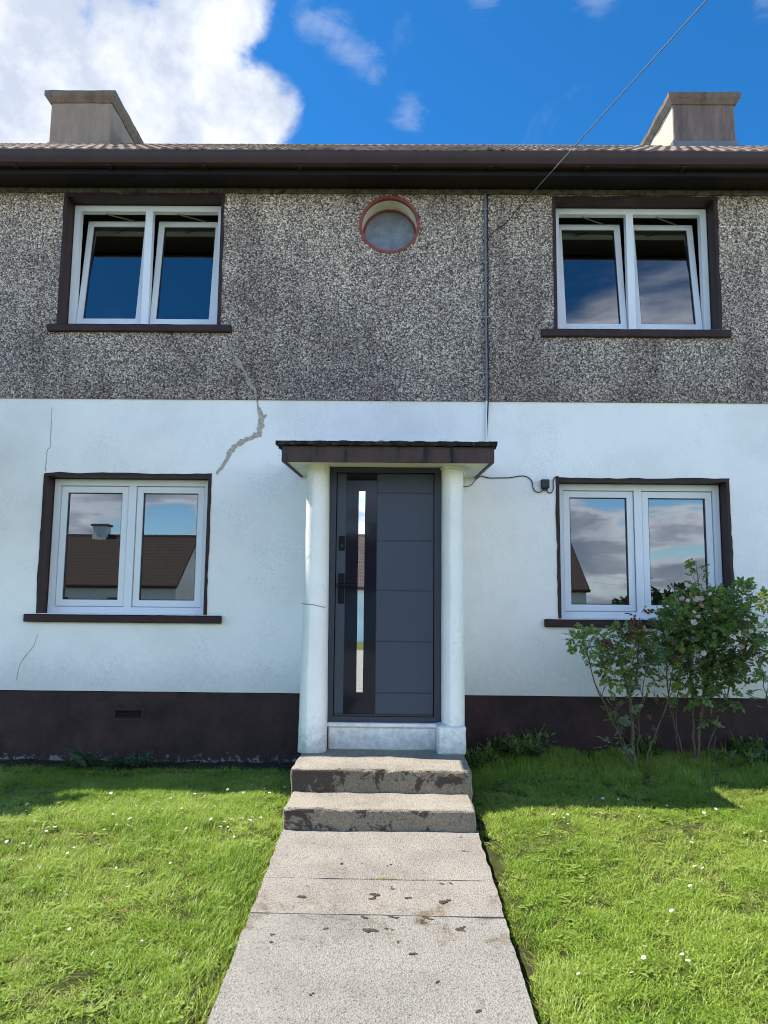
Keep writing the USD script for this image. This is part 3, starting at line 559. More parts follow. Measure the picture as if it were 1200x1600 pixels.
# eaves
def profile(pts, name, m, smooth=30, xs=(HX0 - .1, HX1 + .1)):
    pts = np.array(pts); n = len(pts)
    t = trimesh.creation.extrude_polygon(Polygon(pts), xs[1] - xs[0], engine="earcut"); v = np.array(t.vertices)
    t.vertices = np.stack([xs[0] + v[:, 2], v[:, 0], v[:, 1]], 1)
    t.fix_normals(); return part(house, name, t, m, smooth)
profile([(6.818, SOFF - .009), (W0 - .014, SOFF - .009), (W0 - .014, SOFF + .006), (6.818, SOFF + .006)], "soffit", DARK_EAVES)
profile([(6.79, 5.490), (6.815, 5.490), (6.815, 5.68), (6.79, 5.68)], "fascia", DARK_EAVES)
gp = [(6.788, 5.545), (6.752, 5.538), (6.715, 5.540), (6.693, 5.552), (6.684, 5.578), (6.676, 5.600), (6.668, 5.632), (6.664, 5.660), (6.672, 5.664), (6.677, 5.656), (6.680, 5.636), (6.690, 5.602), (6.700, 5.570), (6.718, 5.554), (6.752, 5.552), (6.778, 5.557), (6.776, 5.655), (6.788, 5.655)]
profile(gp, "gutter", BROWN_PVC, 40)
for k, x in enumerate(np.arange(-7.2, 7.5, 0.9)):
    part(house, "gutter_bracket", box(x - .018, x + .018, 6.700, 6.79, 5.528, 5.537), BROWN_PVC)
part(house, "bed_mould", rough(box(HX0, HX1, W0 - 0.034, W0 - 0.013, 5.462, 5.508), 0.07, 0.010, 11, 4), BEDDING, True, label="ragged dark mortar line under the eaves")

# repaired crack running through both renders
def ribbon(pts, widths, y, th, seed, jag=0.35):
    p = np.array(pts, float); s = np.r_[0, np.cumsum(np.hypot(*np.diff(p, axis=0).T))]; q = np.linspace(0, s[-1], max(8, int(s[-1] / 0.012)))
    x, z, w = np.interp(q, s, p[:, 0]), np.interp(q, s, p[:, 1]), np.interp(q, s, widths)
    t = np.stack([np.gradient(x), np.gradient(z)], 1); t /= np.linalg.norm(t, axis=1, keepdims=True); nrm = np.stack([-t[:, 1], t[:, 0]], 1)
    r = np.random.default_rng(seed); wa, wb = (w * (1 + jag * (meshkit.fbm(np.stack([q * 35, 0 * q + s_, 0 * q], -1), 4, seed) - .5) * 4) for s_ in (0, 7))
    A = np.stack([x, z], 1) + nrm * np.maximum(wa, .002)[:, None] / 2; B = np.stack([x, z], 1) - nrm * np.maximum(wb, .002)[:, None] / 2
    n = len(q); v = []
    for yy in (y - th, y + 0.004): v += [np.stack([A[:, 0], np.full(n, yy), A[:, 1]], 1), np.stack([B[:, 0], np.full(n, yy), B[:, 1]], 1)]
    f = []
    for k in range(n - 1):
        f += [(k, n + k, n + k + 1), (k, n + k + 1, k + 1), (k, k + 1, 2 * n + k + 1), (k, 2 * n + k + 1, 2 * n + k), (n + k, 3 * n + k, 3 * n + k + 1), (n + k, 3 * n + k + 1, n + k + 1)]
    t = trimesh.Trimesh(np.vstack(v), f, process=False); 
    if t.face_normals[0][1] > 0: t.invert()
    return t
part(house, "crack_repair", ribbon([(-1.62, 4.02), (-1.58, 3.91), (-1.50, 3.76), (-1.39, 3.57), (-1.325, 3.46), (-1.305, 3.378)], [.012, .028, .036, .034, .024, .014], W0 - 0.014, 0.005, 3, 0.8), REPAIR_GREY, label="grey mortar repair in the pebbledash")
part(house, "crack_repair", ribbon([(-1.300, 3.376), (-1.293, 3.32), (-1.265, 3.24), (-1.262, 3.10), (-1.29, 3.035), (-1.35, 3.01), (-1.46, 2.955), (-1.545, 2.88), (-1.575, 2.79), (-1.62, 2.72), (-1.665, 2.655)], [.014, .022, .045, .055, .065, .045, .042, .052, .032, .036, .018], W0, 0.004, 5, 0.45), REPAIR, label="beige mortar repair in the white render")
part(house, "crack_repair", ribbon([(-1.235, 3.215), (-1.205, 3.235)], [.03, .012], W0, 0.004, 6), REPAIR)
for pts, wd in (([(-3.27, 3.29), (-3.265, 3.05), (-3.262, 2.9), (-3.29, 2.88), (-3.295, 2.67)], .0045), ([(-3.27, 1.14), (-3.30, 1.03), (-3.38, 0.93), (-3.42, 0.86), (-3.44, 0.72)], .004), ([(2.05, 0.9), (2.07, .8), (2.05, .66)], .004)):
    part(house, "crack", ribbon(pts, [wd] * len(pts), W0, 0.0012, 9, 0.5), CRACK)

# porch: side piers with rounded noses, canopy, threshold
porch = holder(house, "porch", "projecting porch with a flat canopy")
def pier(xa, xb, nose, flare_a, flare_b, z0, z1, seed, curl=None):
    yb, yn = W0 + 0.05, nose; pts = []
    for t in np.linspace(0, math.pi, 15):
        c, s = math.cos(t), math.sin(t)
        pts.append(((xa + xb) / 2 - (xb - xa) / 2 * np.sign(c) * abs(c) ** 0.8, yn + 0.11 - 0.11 * abs(s) ** 0.8))
    pts = [(xa, yb)] + [(xa, y) for y in np.linspace(yb - .1, yn + .16, 4)] + pts + [(xb, y) for y in np.linspace(yn + .16, yb - .1, 4)] + [(xb, yb)]
    pts = np.array(pts); zs = np.linspace(z0, z1, 28); v = []
    for z in zs:
        u = (z1 - z) / (z1 - z0); p = pts.copy(); k = (p[:, 0] - xa) / (xb - xa)
        p[:, 0] += -flare_a * u * (1 - k) + flare_b * u * k
        v.append(np.stack([p[:, 0], p[:, 1], np.full(len(p), z)], 1))
    v = np.array(v); n = len(pts)
    d = (meshkit.fbm(v * np.array([5, 5, 3.0]), 4, seed) - .5) * 0.016; v[..., 1] += d; v[..., 0] += d * 0.5
    f = [(r * n + k, r * n + k + 1, (r + 1) * n + k + 1, (r + 1) * n + k) for r in range(len(zs) - 1) for k in range(n - 1)]
    t = trimesh.Trimesh(v.reshape(-1, 3), np.vstack([np.array(f)[:, [0, 1, 2]], np.array(f)[:, [0, 2, 3]]]), process=False)
    return t
SHINY_WHITE = white_wall("gloss_render", (0.88, 0.84, 0.78), 0.20, 0.56, 0.75)
part(porch, "pier", pier(-0.702, -0.527, 6.13, 0.032, 0.020, 0.285, 2.60, 2), SHINY_WHITE, 45, label="left rounded white pier with a hairline crack")
part(porch, "pier", pier(0.410, 0.585, 6.13, 0.0, 0.008, 0.285, 2.60, 5), SHINY_WHITE, 45, label="right rounded white pier on a low block")
part(porch, "pier_base", rough(rbox(0.365, 0.594, 6.115, 6.40, 0.285, 0.512, 0.02, 2), 0.04, 0.008, 9, 7), SHINY_WHITE, 40)
part(porch, "crack", tube([(-0.722, 6.20, 1.452), (-0.69, 6.142, 1.445), (-0.62, 6.128, 1.44), (-0.56, 6.14, 1.425), (-0.53, 6.17, 1.42)], 0.003, 5), CRACK)
part(porch, "crack", tube([(0.42, 6.18, 1.148), (0.5, 6.128, 1.15), (0.58, 6.17, 1.15)], 0.0018, 5), CRACK)
part(porch, "threshold", rough(rbox(-0.500, 0.372, 6.285, 7.1, 0.285, 0.470, 0.012, 2), 0.05, 0.006, 8, 3), SHINY_WHITE, 40, label="white painted step face under the door")
part(porch, "door_sill", rough(rbox(-0.512, 0.392, 6.265, 6.42, 0.4705, 0.503, 0.006), 0.08, 0.004, 7, 4), SHINY_WHITE, 40)
part(porch, "inner_floor", box(-0.52, 0.40, 6.43, 7.1, 0.4705, 0.50), DARK_ROOM)
part(porch, "lintel", box(-0.70, 0.58, 6.28, 7.1, 2.597, 2.68), SHINY_WHITE)
CY0, CY1 = 5.87, W0
def slab(x0, x1, y0, y1, zf0, zf1, zb0, zb1):
    v = [(x, y, z) for x in (x0, x1) for y, z in ((y0, zf0), (y0, zf1), (y1, zb1), (y1, zb0))]
    return m3.Manifold.hull_points(np.array(v, float))
part(porch, "canopy_soffit", slab(-0.845, 0.768, CY0 + .024, CY1, 2.566, 2.585, 2.643, 2.664), SOFFIT_WHITE)
def canopy_paint():
    N = {"g": ("geometry", {}), "p": ("principled_bsdf", {"roughness": 0.6, "specular_ior_level": 0.25}), "mp": ("mapping", {"mapping_type": "point", "scale": (7.0, 1.0, 1.2)}), "n": ("noise_texture", {"scale": 1.0, "detail": 6.0, "roughness": 0.6}), "r": ("rgb_ramp", {"ramp": [(0.40, (0.075, 0.046, 0.040)), (0.54, (0.060, 0.037, 0.033)), (0.62, (0.012, 0.010, 0.011))]}), "b": ("bump", {"distance": 0.003}), "bn": ("noise_texture", {"scale": 45.0, "detail": 5.0})}
    return mat("canopy_fascia_paint", N, [("g.position", "mp.vector"), ("mp.vector", "n.vector"), ("n.fac", "r.fac"), ("r.color", "p.base_color"), ("g.position", "bn.vector"), ("bn.fac", "b.height"), ("b.normal", "p.normal")])
CANOPY = canopy_paint()
part(porch, "fascia_board", rough(rbox(-0.872, 0.795, CY0, CY0 + .022, 2.552, 2.682, 0.004), 0.08, 0.003, 6, 2), CANOPY, 40, label="stained brown front fascia board")
part(porch, "side_board", slab(-0.870, -0.847, CY0 + .024, CY1, 2.554, 2.682, 2.632, 2.752), CANOPY)
part(porch, "side_board", slab(0.770, 0.793, CY0 + .024, CY1, 2.554, 2.682, 2.632, 2.752), CANOPY)
part(porch, "canopy_slab", slab(-0.84, 0.765, CY0 + .03, CY1, 2.60, 2.684, 2.68, 2.754), CANOPY)
lip = rough(slab(-0.918, 0.815, CY0 - .035, CY1, 2.682, 2.714, 2.756, 2.787), 0.022, 0.021, 22, 8)
part(porch, "roof_felt", lip, FELT, 50, label="lumpy mossy dark edge of the canopy roof")

# door
door = holder(house, "front_door", "anthracite front door with a slim mirror strip")
DY = 6.30
fr = rbox(-0.530, 0.411, DY, DY + .07, 0.503, 2.593, 0.004) - mbox(-0.467, 0.352, 6, 7, 0.548, 2.545)
part(door, "frame", fr, ANTHRACITE_DARK)
LY = DY + 0.022
part(door, "leaf", box(-0.462, 0.347, LY + 0.006, LY + .05, 0.552, 2.541), ANTHRACITE)
part(door, "hinge_stile", rbox(-0.462, -0.386, LY, LY + .0055, 0.552, 2.541, 0.002), ANTHRACITE)
gz = [2.541, 2.376, 1.975, 1.564, 1.148, 0.735, 0.552]
for a, b in zip(gz[1:], gz[:-1]):
    part(door, "door_panel", rbox(-0.126, 0.347, LY, LY + .0055, a + .003, b - .003, 0.003), ANTHRACITE)
part(door, "glass_strip", box(-0.3835, -0.1285, LY + 0.002, LY + .0055, 0.566, 2.541), BLACK_GLASS, label="black glass strip")
part(door, "mirror_strip", box(-0.280, -0.227, LY - 0.0005, LY + .0018, 0.738, 2.389), MIRROR, label="slim mirror strip")
part(door, "bottom_rail", rbox(-0.3835, -0.1285, LY, LY + .0055, 0.552, 0.563, .002), ANTHRACITE)
part(door, "weather_bar", rbox(-0.462, 0.347, DY + .008, LY - .001, 0.550, 0.566, .003), ANTHRACITE_DARK)
part(door, "lock_plate", rbox(-0.440, -0.392, LY - .012, LY - .0005, 1.889, 2.011, 0.004), BLACK_METAL, label="upper lock plate")
part(door, "keyhole", tube([(-0.416, LY - .0125, 1.93), (-0.416, LY - .019, 1.93)], 0.013, 14), BLACK_PLASTIC)
part(door, "lock_plate", rbox(-0.440, -0.390, LY - .012, LY - .0005, 1.452, 1.700, 0.004), BLACK_METAL, label="long plate behind the lever handle")
hd = part(door, "handle", cat([tube([(-0.415, LY - .012, 1.603), (-0.415, LY - .055, 1.603)], 0.011, 12), rbox(-0.452, -0.290, LY - .066, LY - .050, 1.590, 1.616, 0.005)]), BLACK_METAL)

# ------------------------------------------------------------------ steps and path
steps = thing("concrete_steps", "two worn concrete steps with flaking brown paint below the front door", "steps", (-0.06, 5.3, 0))
def step(x0, x1, y0, y1, z0, z1, seed):
    m = rbox(x0, x1, y0, y1, z0, z1, 0.016, 2)
    t = rough(m, 0.022, 0.010, 7, seed)
    v = np.array(t.vertices)
    chip = np.clip((meshkit.fbm(v * 11, 3, seed + 20) - 0.56) * 5, 0, 1) * np.clip(1 - (z1 - v[:, 2]) / 0.05, 0, 1) * np.clip(1 - (v[:, 1] - y0) / 0.05, 0, 1)
    v[:, 2] -= chip * 0.014; v[:, 1] += chip * 0.012
    t.vertices = v; return t
part(steps, "step", step(-0.688, 0.560, 5.117, 5.62, -0.12, 0.135, 11), CONCRETE_FINE, 35, label="lower step")
part(steps, "step", step(-0.702, 0.577, 5.550, 6.45, -0.12, 0.293, 23), CONCRETE_FINE, 35, label="upper step, the landing")
part(steps, "foundation", box(-0.70, 0.57, 6.46, 7.11, -0.2, 0.28), CONCRETE_ROUGH)

path = holder(Node("/World", (0, 0, 0)), "path"); tag(path.prim, "straight concrete garden path leading to the steps", kind="structure")
def pslab(ya, yb, seed, sk=0.0):
    pts = np.array([(x, y + sk * (x + .06), SL * (y - 5.117) - d) for x in (-0.688, 0.572) for y in (ya, yb) for d in (0.0, 0.12)])
    m = m3.Manifold.hull_points(pts)
    t = rough(m, 0.03, 0.006, 4, seed); v = np.array(t.vertices)
    e = (meshkit.fbm(np.stack([v[:, 0] * 0, v[:, 1] * 9, v[:, 2] * 0], -1), 3, seed) - .5) * 0.02; v[:, 0] += e
    e2 = (meshkit.fbm(np.stack([v[:, 0] * 9, v[:, 1] * 0, v[:, 2] * 0], -1), 3, seed + 3) - .5) * 0.012; v[:, 1] += e2
    t.vertices = v; return t
slabs = [part(path, "slab", pslab(4.397, 5.16, 1, -.01), CONCRETE, 35, label="smoother slab nearest the steps"), part(path, "slab", pslab(3.985, 4.388, 2, -.012), CONCRETE, 35), part(path, "slab", pslab(1.9, 3.974, 3, -.012), CONCRETE_ROUGH, 35, label="long rough slab nearest the street"), part(path, "slab", pslab(-0.2, 1.89, 4), CONCRETE_ROUGH, 35), part(path, "slab", pslab(-5, -0.21, 5), CONCRETE_ROUGH, 35)]
# clumps of dead moss on the path: x, y, radius
PM = [(-0.46, 4.16, .030), (-0.06, 4.20, .026), (-0.10, 4.16, .02), (0.02, 4.30, .012), (0.27, 4.14, .034), (-0.13, 3.955, .022), (0.02, 3.96, .025), (0.18, 3.95, .035), (0.155, 3.91, .022), (-0.10, 3.83, .030), (0.36, 3.85, .028), (-0.30, 3.84, .016), (0.32, 4.35, .024), (0.0, 4.58, .018), (0.46, 4.80, .016), (0.44, 5.02, .014), (0.10, 4.17, .018), (0.0, 3.84, .014), (0.05, 3.72, .015), (0.10, 3.62, .018), (-0.55, 3.77, .014), (-0.53, 3.70, .012), (-0.44, 4.30, .014), (0.02, 4.27, .014), (-0.28, 4.6, .012), (-.3, 3.3, .014), (.2, 3.4, .012), (.35, 3.2, .012)]
mrng = np.random.default_rng(44)
for x, y, r in PM:
    lobes = []
    for q in range(mrng.integers(2, 5)):
        s = trimesh.creation.icosphere(2, r * mrng.uniform(.3, .7)); v = np.array(s.vertices); ca = mrng.uniform(0, 3.14); st = mrng.uniform(.7, 1.5)
        v = v * [st, 1 / st, 0.13]; v = v @ np.array([[math.cos(ca), math.sin(ca), 0], [-math.sin(ca), math.cos(ca), 0], [0, 0, 1]])
        v[:, :2] *= (0.35 + 1.2 * meshkit.fbm(v * 150 + [x * 90, y * 90, q], 3, 3))[:, None]
        px, py = x + mrng.normal(0, r * .55), y + mrng.normal(0, r * .3); v += [px, py, SL * (py - 5.117) + 0.002]; s.vertices = v; lobes.append(s)
    part(slabs[0] if y > 4.39 else slabs[1] if y > 3.98 else slabs[2], "moss_clump", cat(lobes), MOSS, True)

# ------------------------------------------------------------------ cables
conduit = thing("cable_conduit", "thin grey conduit running down the pebbledash to the porch canopy", "conduit", (0.884, 7.06, 2.8))
part(conduit, "pipe", tube([(0.884, 7.068, 5.46), (0.885, 7.068, 4.6), (0.887, 7.069, 3.38)], 0.012, 10), WIRE_GREY, True)
part(conduit, "lower_pipe", tube([(0.887, 7.072, 3.379), (0.884, 7.085, 3.33), (0.884, 7.086, 2.8)], 0.010, 10), UPVC, True)
for z in (5.3, 4.75, 4.2, 3.65): part(conduit, "clip", rbox(0.864, 0.905, 7.052, 7.088, z - .012, z + .012, .003), WIRE_GREY)
dc = [(0.912, 7.072, 5.46), (0.909, 7.073, 5.1), (0.911, 7.073, 4.6), (0.906, 7.073, 4.1), (0.910, 7.073, 3.5), (0.905, 7.075, 3.38), (0.897, 7.090, 3.2), (0.894, 7.092, 2.8)]
solo("drop_cable", tube(curve(dc, 40), 0.006, 8), WIRE_BLACK, "thin black cable hanging beside the grey conduit down the wall", "cable", True)
solo("lead_in_cable", tube(curve([(0.915, 7.072, 4.93), (0.925, 7.066, 5.02), (0.97, 7.062, 5.075), (1.07, 7.062, 5.14), (1.15, 7.060, 5.235), (1.24, 7.060, 5.34), (1.325, 7.045, 5.445)], 30), 0.0045, 8), WIRE_BLACK, "short black cable curling across the pebbledash from the conduit to the overhead wire", "cable", True)
wp = np.array([1.331, 7.07, 5.452]); wd = np.array([0.773, -2.3, 0.136]); T = np.linspace(0, 9.2, 40)
wpts = wp + wd * T[:, None]; wpts[:, 2] -= 0.004 * T * (9.2 - T)
solo("overhead_wire", tube(wpts, 0.0052, 6), WIRE_GREY, "thin overhead telephone wire crossing the sky to the top of the wall", "wire", True)
solo("wire_bracket", cat([tube([(1.331, 7.09, 5.452), (1.331, 7.06, 5.452)], .008, 8), tube([(1.331, 7.06, 5.445), (1.331, 7.06, 5.462)], .012, 8)]), WIRE_GREY, "small wall hook holding the overhead wire under the eaves", "hook")
solo("telephone_cable", tube(curve([(0.80, 7.085, 2.63), (0.83, 7.09, 2.655), (0.88, 7.09, 2.645), (1.0, 7.091, 2.64), (1.12, 7.091, 2.645), (1.27, 7.091, 2.65), (1.315, 7.09, 2.60), (1.325, 7.088, 2.54), (1.365, 7.085, 2.505), (1.40, 7.08, 2.515), (1.412, 7.078, 2.54)], 60), 0.005, 8), WIRE_BLACK, "black telephone cable from the canopy to the small black box", "cable", True)
solo("telephone_cable", tube(curve([(1.445, 7.078, 2.54), (1.455, 7.082, 2.51), (1.485, 7.086, 2.50), (1.508, 7.088, 2.53), (1.510, 7.088, 2.60), (1.525, 7.085, 2.645), (1.56, 7.08, 2.655)], 40), 0.005, 8), WIRE_BLACK, "black cable looping from the small box to the lower right window", "cable", True)
jb = thing("junction_box", "small black plastic junction box on the white wall beside the lower right window", "junction box", (1.43, 7.09, 2.55))
part(jb, "body", rbox(1.392, 1.470, 7.052, 7.099, 2.540, 2.626, .008, 2), BLACK_PLASTIC, 30)
part(jb, "gland", rbox(1.408, 1.454, 7.06, 7.095, 2.522, 2.539, .003), BLACK_PLASTIC)
for a, dz in ((0, 0), (1, -0.022)):
    solo("white_cable", tube(curve([(0.405, 6.26, 2.588 + dz), (0.46, 6.135, 2.575 + dz), (0.53, 6.125, 2.562 + dz), (0.575, 6.16, 2.556 + dz), (0.60, 6.35, 2.55 + dz), (0.63, 6.8, 2.55), (0.64, 7.09, 2.56)], 30), 0.006, 8), UPVC, ["upper of two white cables stapled round the head of the right porch pier", "lower of two white cables stapled round the head of the right porch pier"][a], "cable", True)
solo("hanging_cable", tube(curve([(0.60, 7.08, 2.57), (0.66, 7.05, 2.55), (0.73, 7.06, 2.56), (0.775, 7.07, 2.61), (0.80, 7.085, 2.63)], 24), 0.005, 8), WIRE_GREY, "slack loop of grey cable hanging under the right end of the canopy", "cable", True)

# ------------------------------------------------------------------ plants
def leaflet(L, Wd, fold=0.25, curl=0.25):
    """one leaf along +y, midrib folded, 8 triangles"""
    v = [(0, 0, 0), (0, L * .35, -curl * L * .05), (0, L * .7, -curl * L * .2), (0, L, -curl * L * .5)]
    for s in (-1, 1): v += [(s * Wd * .42, L * .25, fold * Wd * .4), (s * Wd * .5, L * .5, fold * Wd * .45 - curl * L * .1), (s * Wd * .3, L * .8, fold * Wd * .3 - curl * L * .3)]
    f = [(0, 1, 4), (1, 5, 4), (1, 2, 5), (2, 6, 5), (2, 3, 6), (0, 7, 1), (1, 7, 8), (1, 8, 2), (2, 8, 9), (2, 9, 3)]
    return np.array(v, float), np.array(f)
def frames(d, rng, roll=0.6):
    """rotation whose y axis is d, z axis roughly up"""
    d = d / np.linalg.norm(d); up = np.array([0, 0, 1.0]) + rng.normal(0, roll, 3); x = np.cross(d, up); x /= np.linalg.norm(x) + 1e-9; z = np.cross(x, d)
    return np.stack([x, d, z], 1)
class Bag:
    def __init__(s): s.v, s.f, s.n = [], [], 0
    def add(s, v, f): s.v.append(v); s.f.append(f + s.n); s.n += len(v)
    def mesh(s): return np.vstack(s.v), np.vstack(s.f)
def compound(bag, p, d, size, rng, n=5):
    """a rose leaf: leaflets along a short stalk"""
    R = frames(d, rng, 0.5)
    def put(base, ang, L, W):
        v, f = leaflet(L, W, rng.uniform(.1, .5), rng.uniform(0, .6)); c, s = math.cos(ang), math.sin(ang)
        v = v @ np.array([[c, s, 0], [-s, c, 0], [0, 0, 1]]); v = v + [0, base, 0] + 0; bag.add(v @ R.T + p, f)
    put(size * .9, rng.normal(0, .15), size * .62, size * .42)
    for k in range((n - 1) // 2):
        for s in (-1, 1): put(size * (.75 - .38 * k), s * rng.uniform(.9, 1.25), size * rng.uniform(.42, .56), size * rng.uniform(.3, .38))
    w = size * .02; v = np.array([(-w, 0, 0), (w, 0, 0), (w, size, 0), (-w, size, 0)]); bag.add(v @ R.T + p, np.array([(0, 1, 2), (0, 2, 3)]))
def flower(kind, size, rng):
    b = Bag(); n = 5 if kind == "open" else 12
    for k in range(n):
        a = k * 2.4; el = rng.uniform(.15, .5) if kind == "open" else 0.2 + 1.1 * k / n
        d = np.array([math.cos(a) * math.cos(el), math.sin(a) * math.cos(el), math.sin(el)]); v, f = leaflet(size * (1 if kind == "open" else 1 - .04 * k), size * 1.05, -.5, -.3)
        b.add(v @ frames(d, rng, .1).T, f)
    return b.mesh()
def rose(name, label, base, canes, blobs, nleaf, lsize, seed, leafmat, stemmat, flowers=(), cat_="rose bush", twigs=1.0, extra=()):
    """canes: list of (polyline, r0, r1). blobs: (centre, radii, weight) of the crown."""
    rng = np.random.default_rng(seed); t = thing(name, label, cat_, base)
    nodes = []
    for pts, r0, r1 in canes:
        p = curve(pts, 14); p[1:-1] += rng.normal(0, .006, p[1:-1].shape); part(t, "stem", tube(p, np.linspace(r0, r1, len(p)), 7), stemmat, True); nodes.append(p[5:])
    nodes = np.vstack(nodes)
    bags = {}; stems = []
    w = np.array([b[2] for b in blobs], float); w /= w.sum()
    for _ in range(nleaf):
        k = rng.choice(len(blobs), p=w); c, r, _w = blobs[k][:3]; m = blobs[k][3] if len(blobs[k]) > 3 else leafmat
        u = rng.normal(size=3); u /= np.linalg.norm(u); u *= rng.uniform(0.25, 1) ** 0.5
        if meshkit.noise(np.array([np.array(c) * 3 + u * 2.1]), seed)[0] < 0.24: continue
        p = np.array(c) + u * np.array(r)
        d = u * [1, 1, .6] + [0, -.25, .25] + rng.normal(0, .45, 3)
        compound(bags.setdefault(m.GetPath(), (Bag(), m))[0], p, d, lsize * rng.uniform(.65, 1.2), rng)
        if rng.random() < 0.16 * twigs:
            q = nodes[np.argmin(np.linalg.norm(nodes - (p - [0, 0, .12]), axis=1))]
            mid = (p + q) / 2 + rng.normal(0, .02, 3); stems.append(tube(curve([q, mid, p], 6), np.linspace(.0035, .0015, 6), 5))
    for b, m in bags.values(): part(t, "foliage", b.mesh(), m, kind="stuff")
    if stems: part(t, "twigs", cat(stems), stemmat, kind="stuff")
    for p, kind, size, m in flowers:
        v, f = flower(kind, size * .82, rng); d = np.array([rng.normal(0, .4), -1, .5]); d /= np.linalg.norm(d); x = np.cross([0, 1, 0.3], d); x /= np.linalg.norm(x)
        R = np.stack([x, np.cross(d, x), d], 1); part(t, "flower", (v @ R.T + np.array(p), f), m)
    for p, n, size, m in extra:
        b = Bag()
        for k in range(n): compound(b, np.array(p) + rng.normal(0, .03, 3), rng.normal(0, 1, 3) * [1, .6, .6] + [0, -.3, .1], size, rng, 3)
        part(t, "leaf_spray", b.mesh(), m, kind="stuff")
    return t
gR = lambda x, y: float(ground_z(x, y))
# the smaller bush: one pale trunk and several canes
b0 = (2.02, 6.52, gR(2.02, 6.52) - .01)
canes = [([(2.02, 6.52, .03), (2.015, 6.52, .35), (2.00, 6.52, .70)], .017, .014), ([(2.00, 6.52, .69), (1.95, 6.48, .85), (1.90, 6.45, 1.05)], .012, .005), ([(2.00, 6.52, .70), (2.05, 6.5, .85), (2.07, 6.48, 1.2), (2.09, 6.48, 1.36)], .011, .004),
         ([(2.03, 6.55, .03), (1.86, 6.55, .5), (1.74, 6.5, .72), (1.66, 6.46, .95), (1.60, 6.45, 1.18)], .009, .004), ([(2.06, 6.5, .03), (2.18, 6.47, .4), (2.29, 6.45, .72), (2.34, 6.45, .95)], .008, .004), ([(2.0, 6.48, .03), (1.90, 6.46, .35), (1.84, 6.42, .62)], .006, .003), ([(2.05, 6.55, .03), (2.1, 6.6, .5), (2.16, 6.6, .9)], .007, .003), ([(1.9, 6.5, .4), (1.75, 6.45, .68), (1.7, 6.43, .8)], .006, .003)]
blobs = [((1.98, 6.47, 1.05), (.20, .20, .17), 5, ROSE_LEAF_DARK), ((1.93, 6.45, 1.18), (.12, .12, .10), 1.2), ((1.95, 6.42, 1.10), (.2, .12, .14), .7, RED_LEAF), ((2.08, 6.47, 1.02), (.13, .16, .14), 2.2, ROSE_LEAF_DARK), ((1.66, 6.45, 1.15), (.13, .10, .10), 1.9), ((1.59, 6.44, 1.20), (.05, .06, .06), .5), ((1.77, 6.45, 1.00), (.10, .10, .10), 1.0), ((1.83, 6.44, .90), (.10, .10, .08), .8, YELLOW_LEAF), ((2.22, 6.46, .93), (.08, .1, .1), .45, RED_LEAF), ((2.08, 6.47, 1.35), (.05, .06, .06), .55, RED_LEAF), ((2.07, 6.47, 1.20), (.05, .05, .09), .5, RED_LEAF), ((1.95, 6.47, .86), (.15, .12, .07), .9, ROSE_LEAF_DARK), ((2.22, 6.46, .82), (.14, .1, .06), .5, YELLOW_LEAF), ((1.56, 6.44, 1.04), (.03, .03, .04), .15), ((1.90, 6.42, .62), (.14, .1, .16), .55, ROSE_LEAF_DARK), ((2.15, 6.45, .55), (.12, .1, .16), .4, RED_LEAF), ((1.85, 6.4, .38), (.08, .08, .12), .25, PALE_LEAF)]
rose("rose_bush", "smaller straggly rose bush with pale trunk and dead brown flower, under the right window", b0, canes, blobs, 330, .085, 31, ROSE_LEAF, BARK,
     [((1.765, 6.36, 1.155), "full", .05, simple("dead_flower", (0.17, 0.075, 0.05), .9, noise=(40, .5))), ((1.80, 6.37, 1.135), "full", .04, simple("dead_flower_pale", (0.22, 0.12, 0.08), .9, noise=(40, .5)))],
     extra=[((1.84, 6.40, .58), 2, .06, YELLOW_LEAF), ((1.90, 6.40, .46), 2, .06, PALE_LEAF), ((1.78, 6.40, .66), 1, .05, PALE_LEAF), ((1.80, 6.40, .32), 3, .05, PALE_LEAF), ((2.19, 6.45, .56), 3, .07, RED_LEAF), ((2.17, 6.45, .44), 2, .07, RED_LEAF)])
# the big bush with pink flowers
b1 = (2.62, 6.74, gR(2.62, 6.74) - .01)
canes = [([(2.60, 6.74, .08), (2.60, 6.74, .5), (2.58, 6.70, .85), (2.50, 6.64, 1.2)], .013, .006), ([(2.64, 6.74, .08), (2.66, 6.74, .5), (2.72, 6.68, .9), (2.82, 6.62, 1.3)], .013, .006), ([(2.66, 6.76, .08), (2.70, 6.76, .6), (2.74, 6.72, 1.0), (2.66, 6.62, 1.5), (2.62, 6.58, 1.8)], .012, .003), ([(2.56, 6.74, .08), (2.42, 6.72, .5), (2.36, 6.66, .9), (2.34, 6.62, 1.2)], .008, .004), ([(2.70, 6.74, .1), (2.84, 6.72, .6), (2.98, 6.66, .95), (3.06, 6.62, 1.2)], .009, .004), ([(2.50, 6.76, .1), (2.46, 6.76, .45), (2.5, 6.72, .8)], .007, .004), ([(2.78, 6.78, .1), (2.80, 6.78, .35)], .006, .004)]
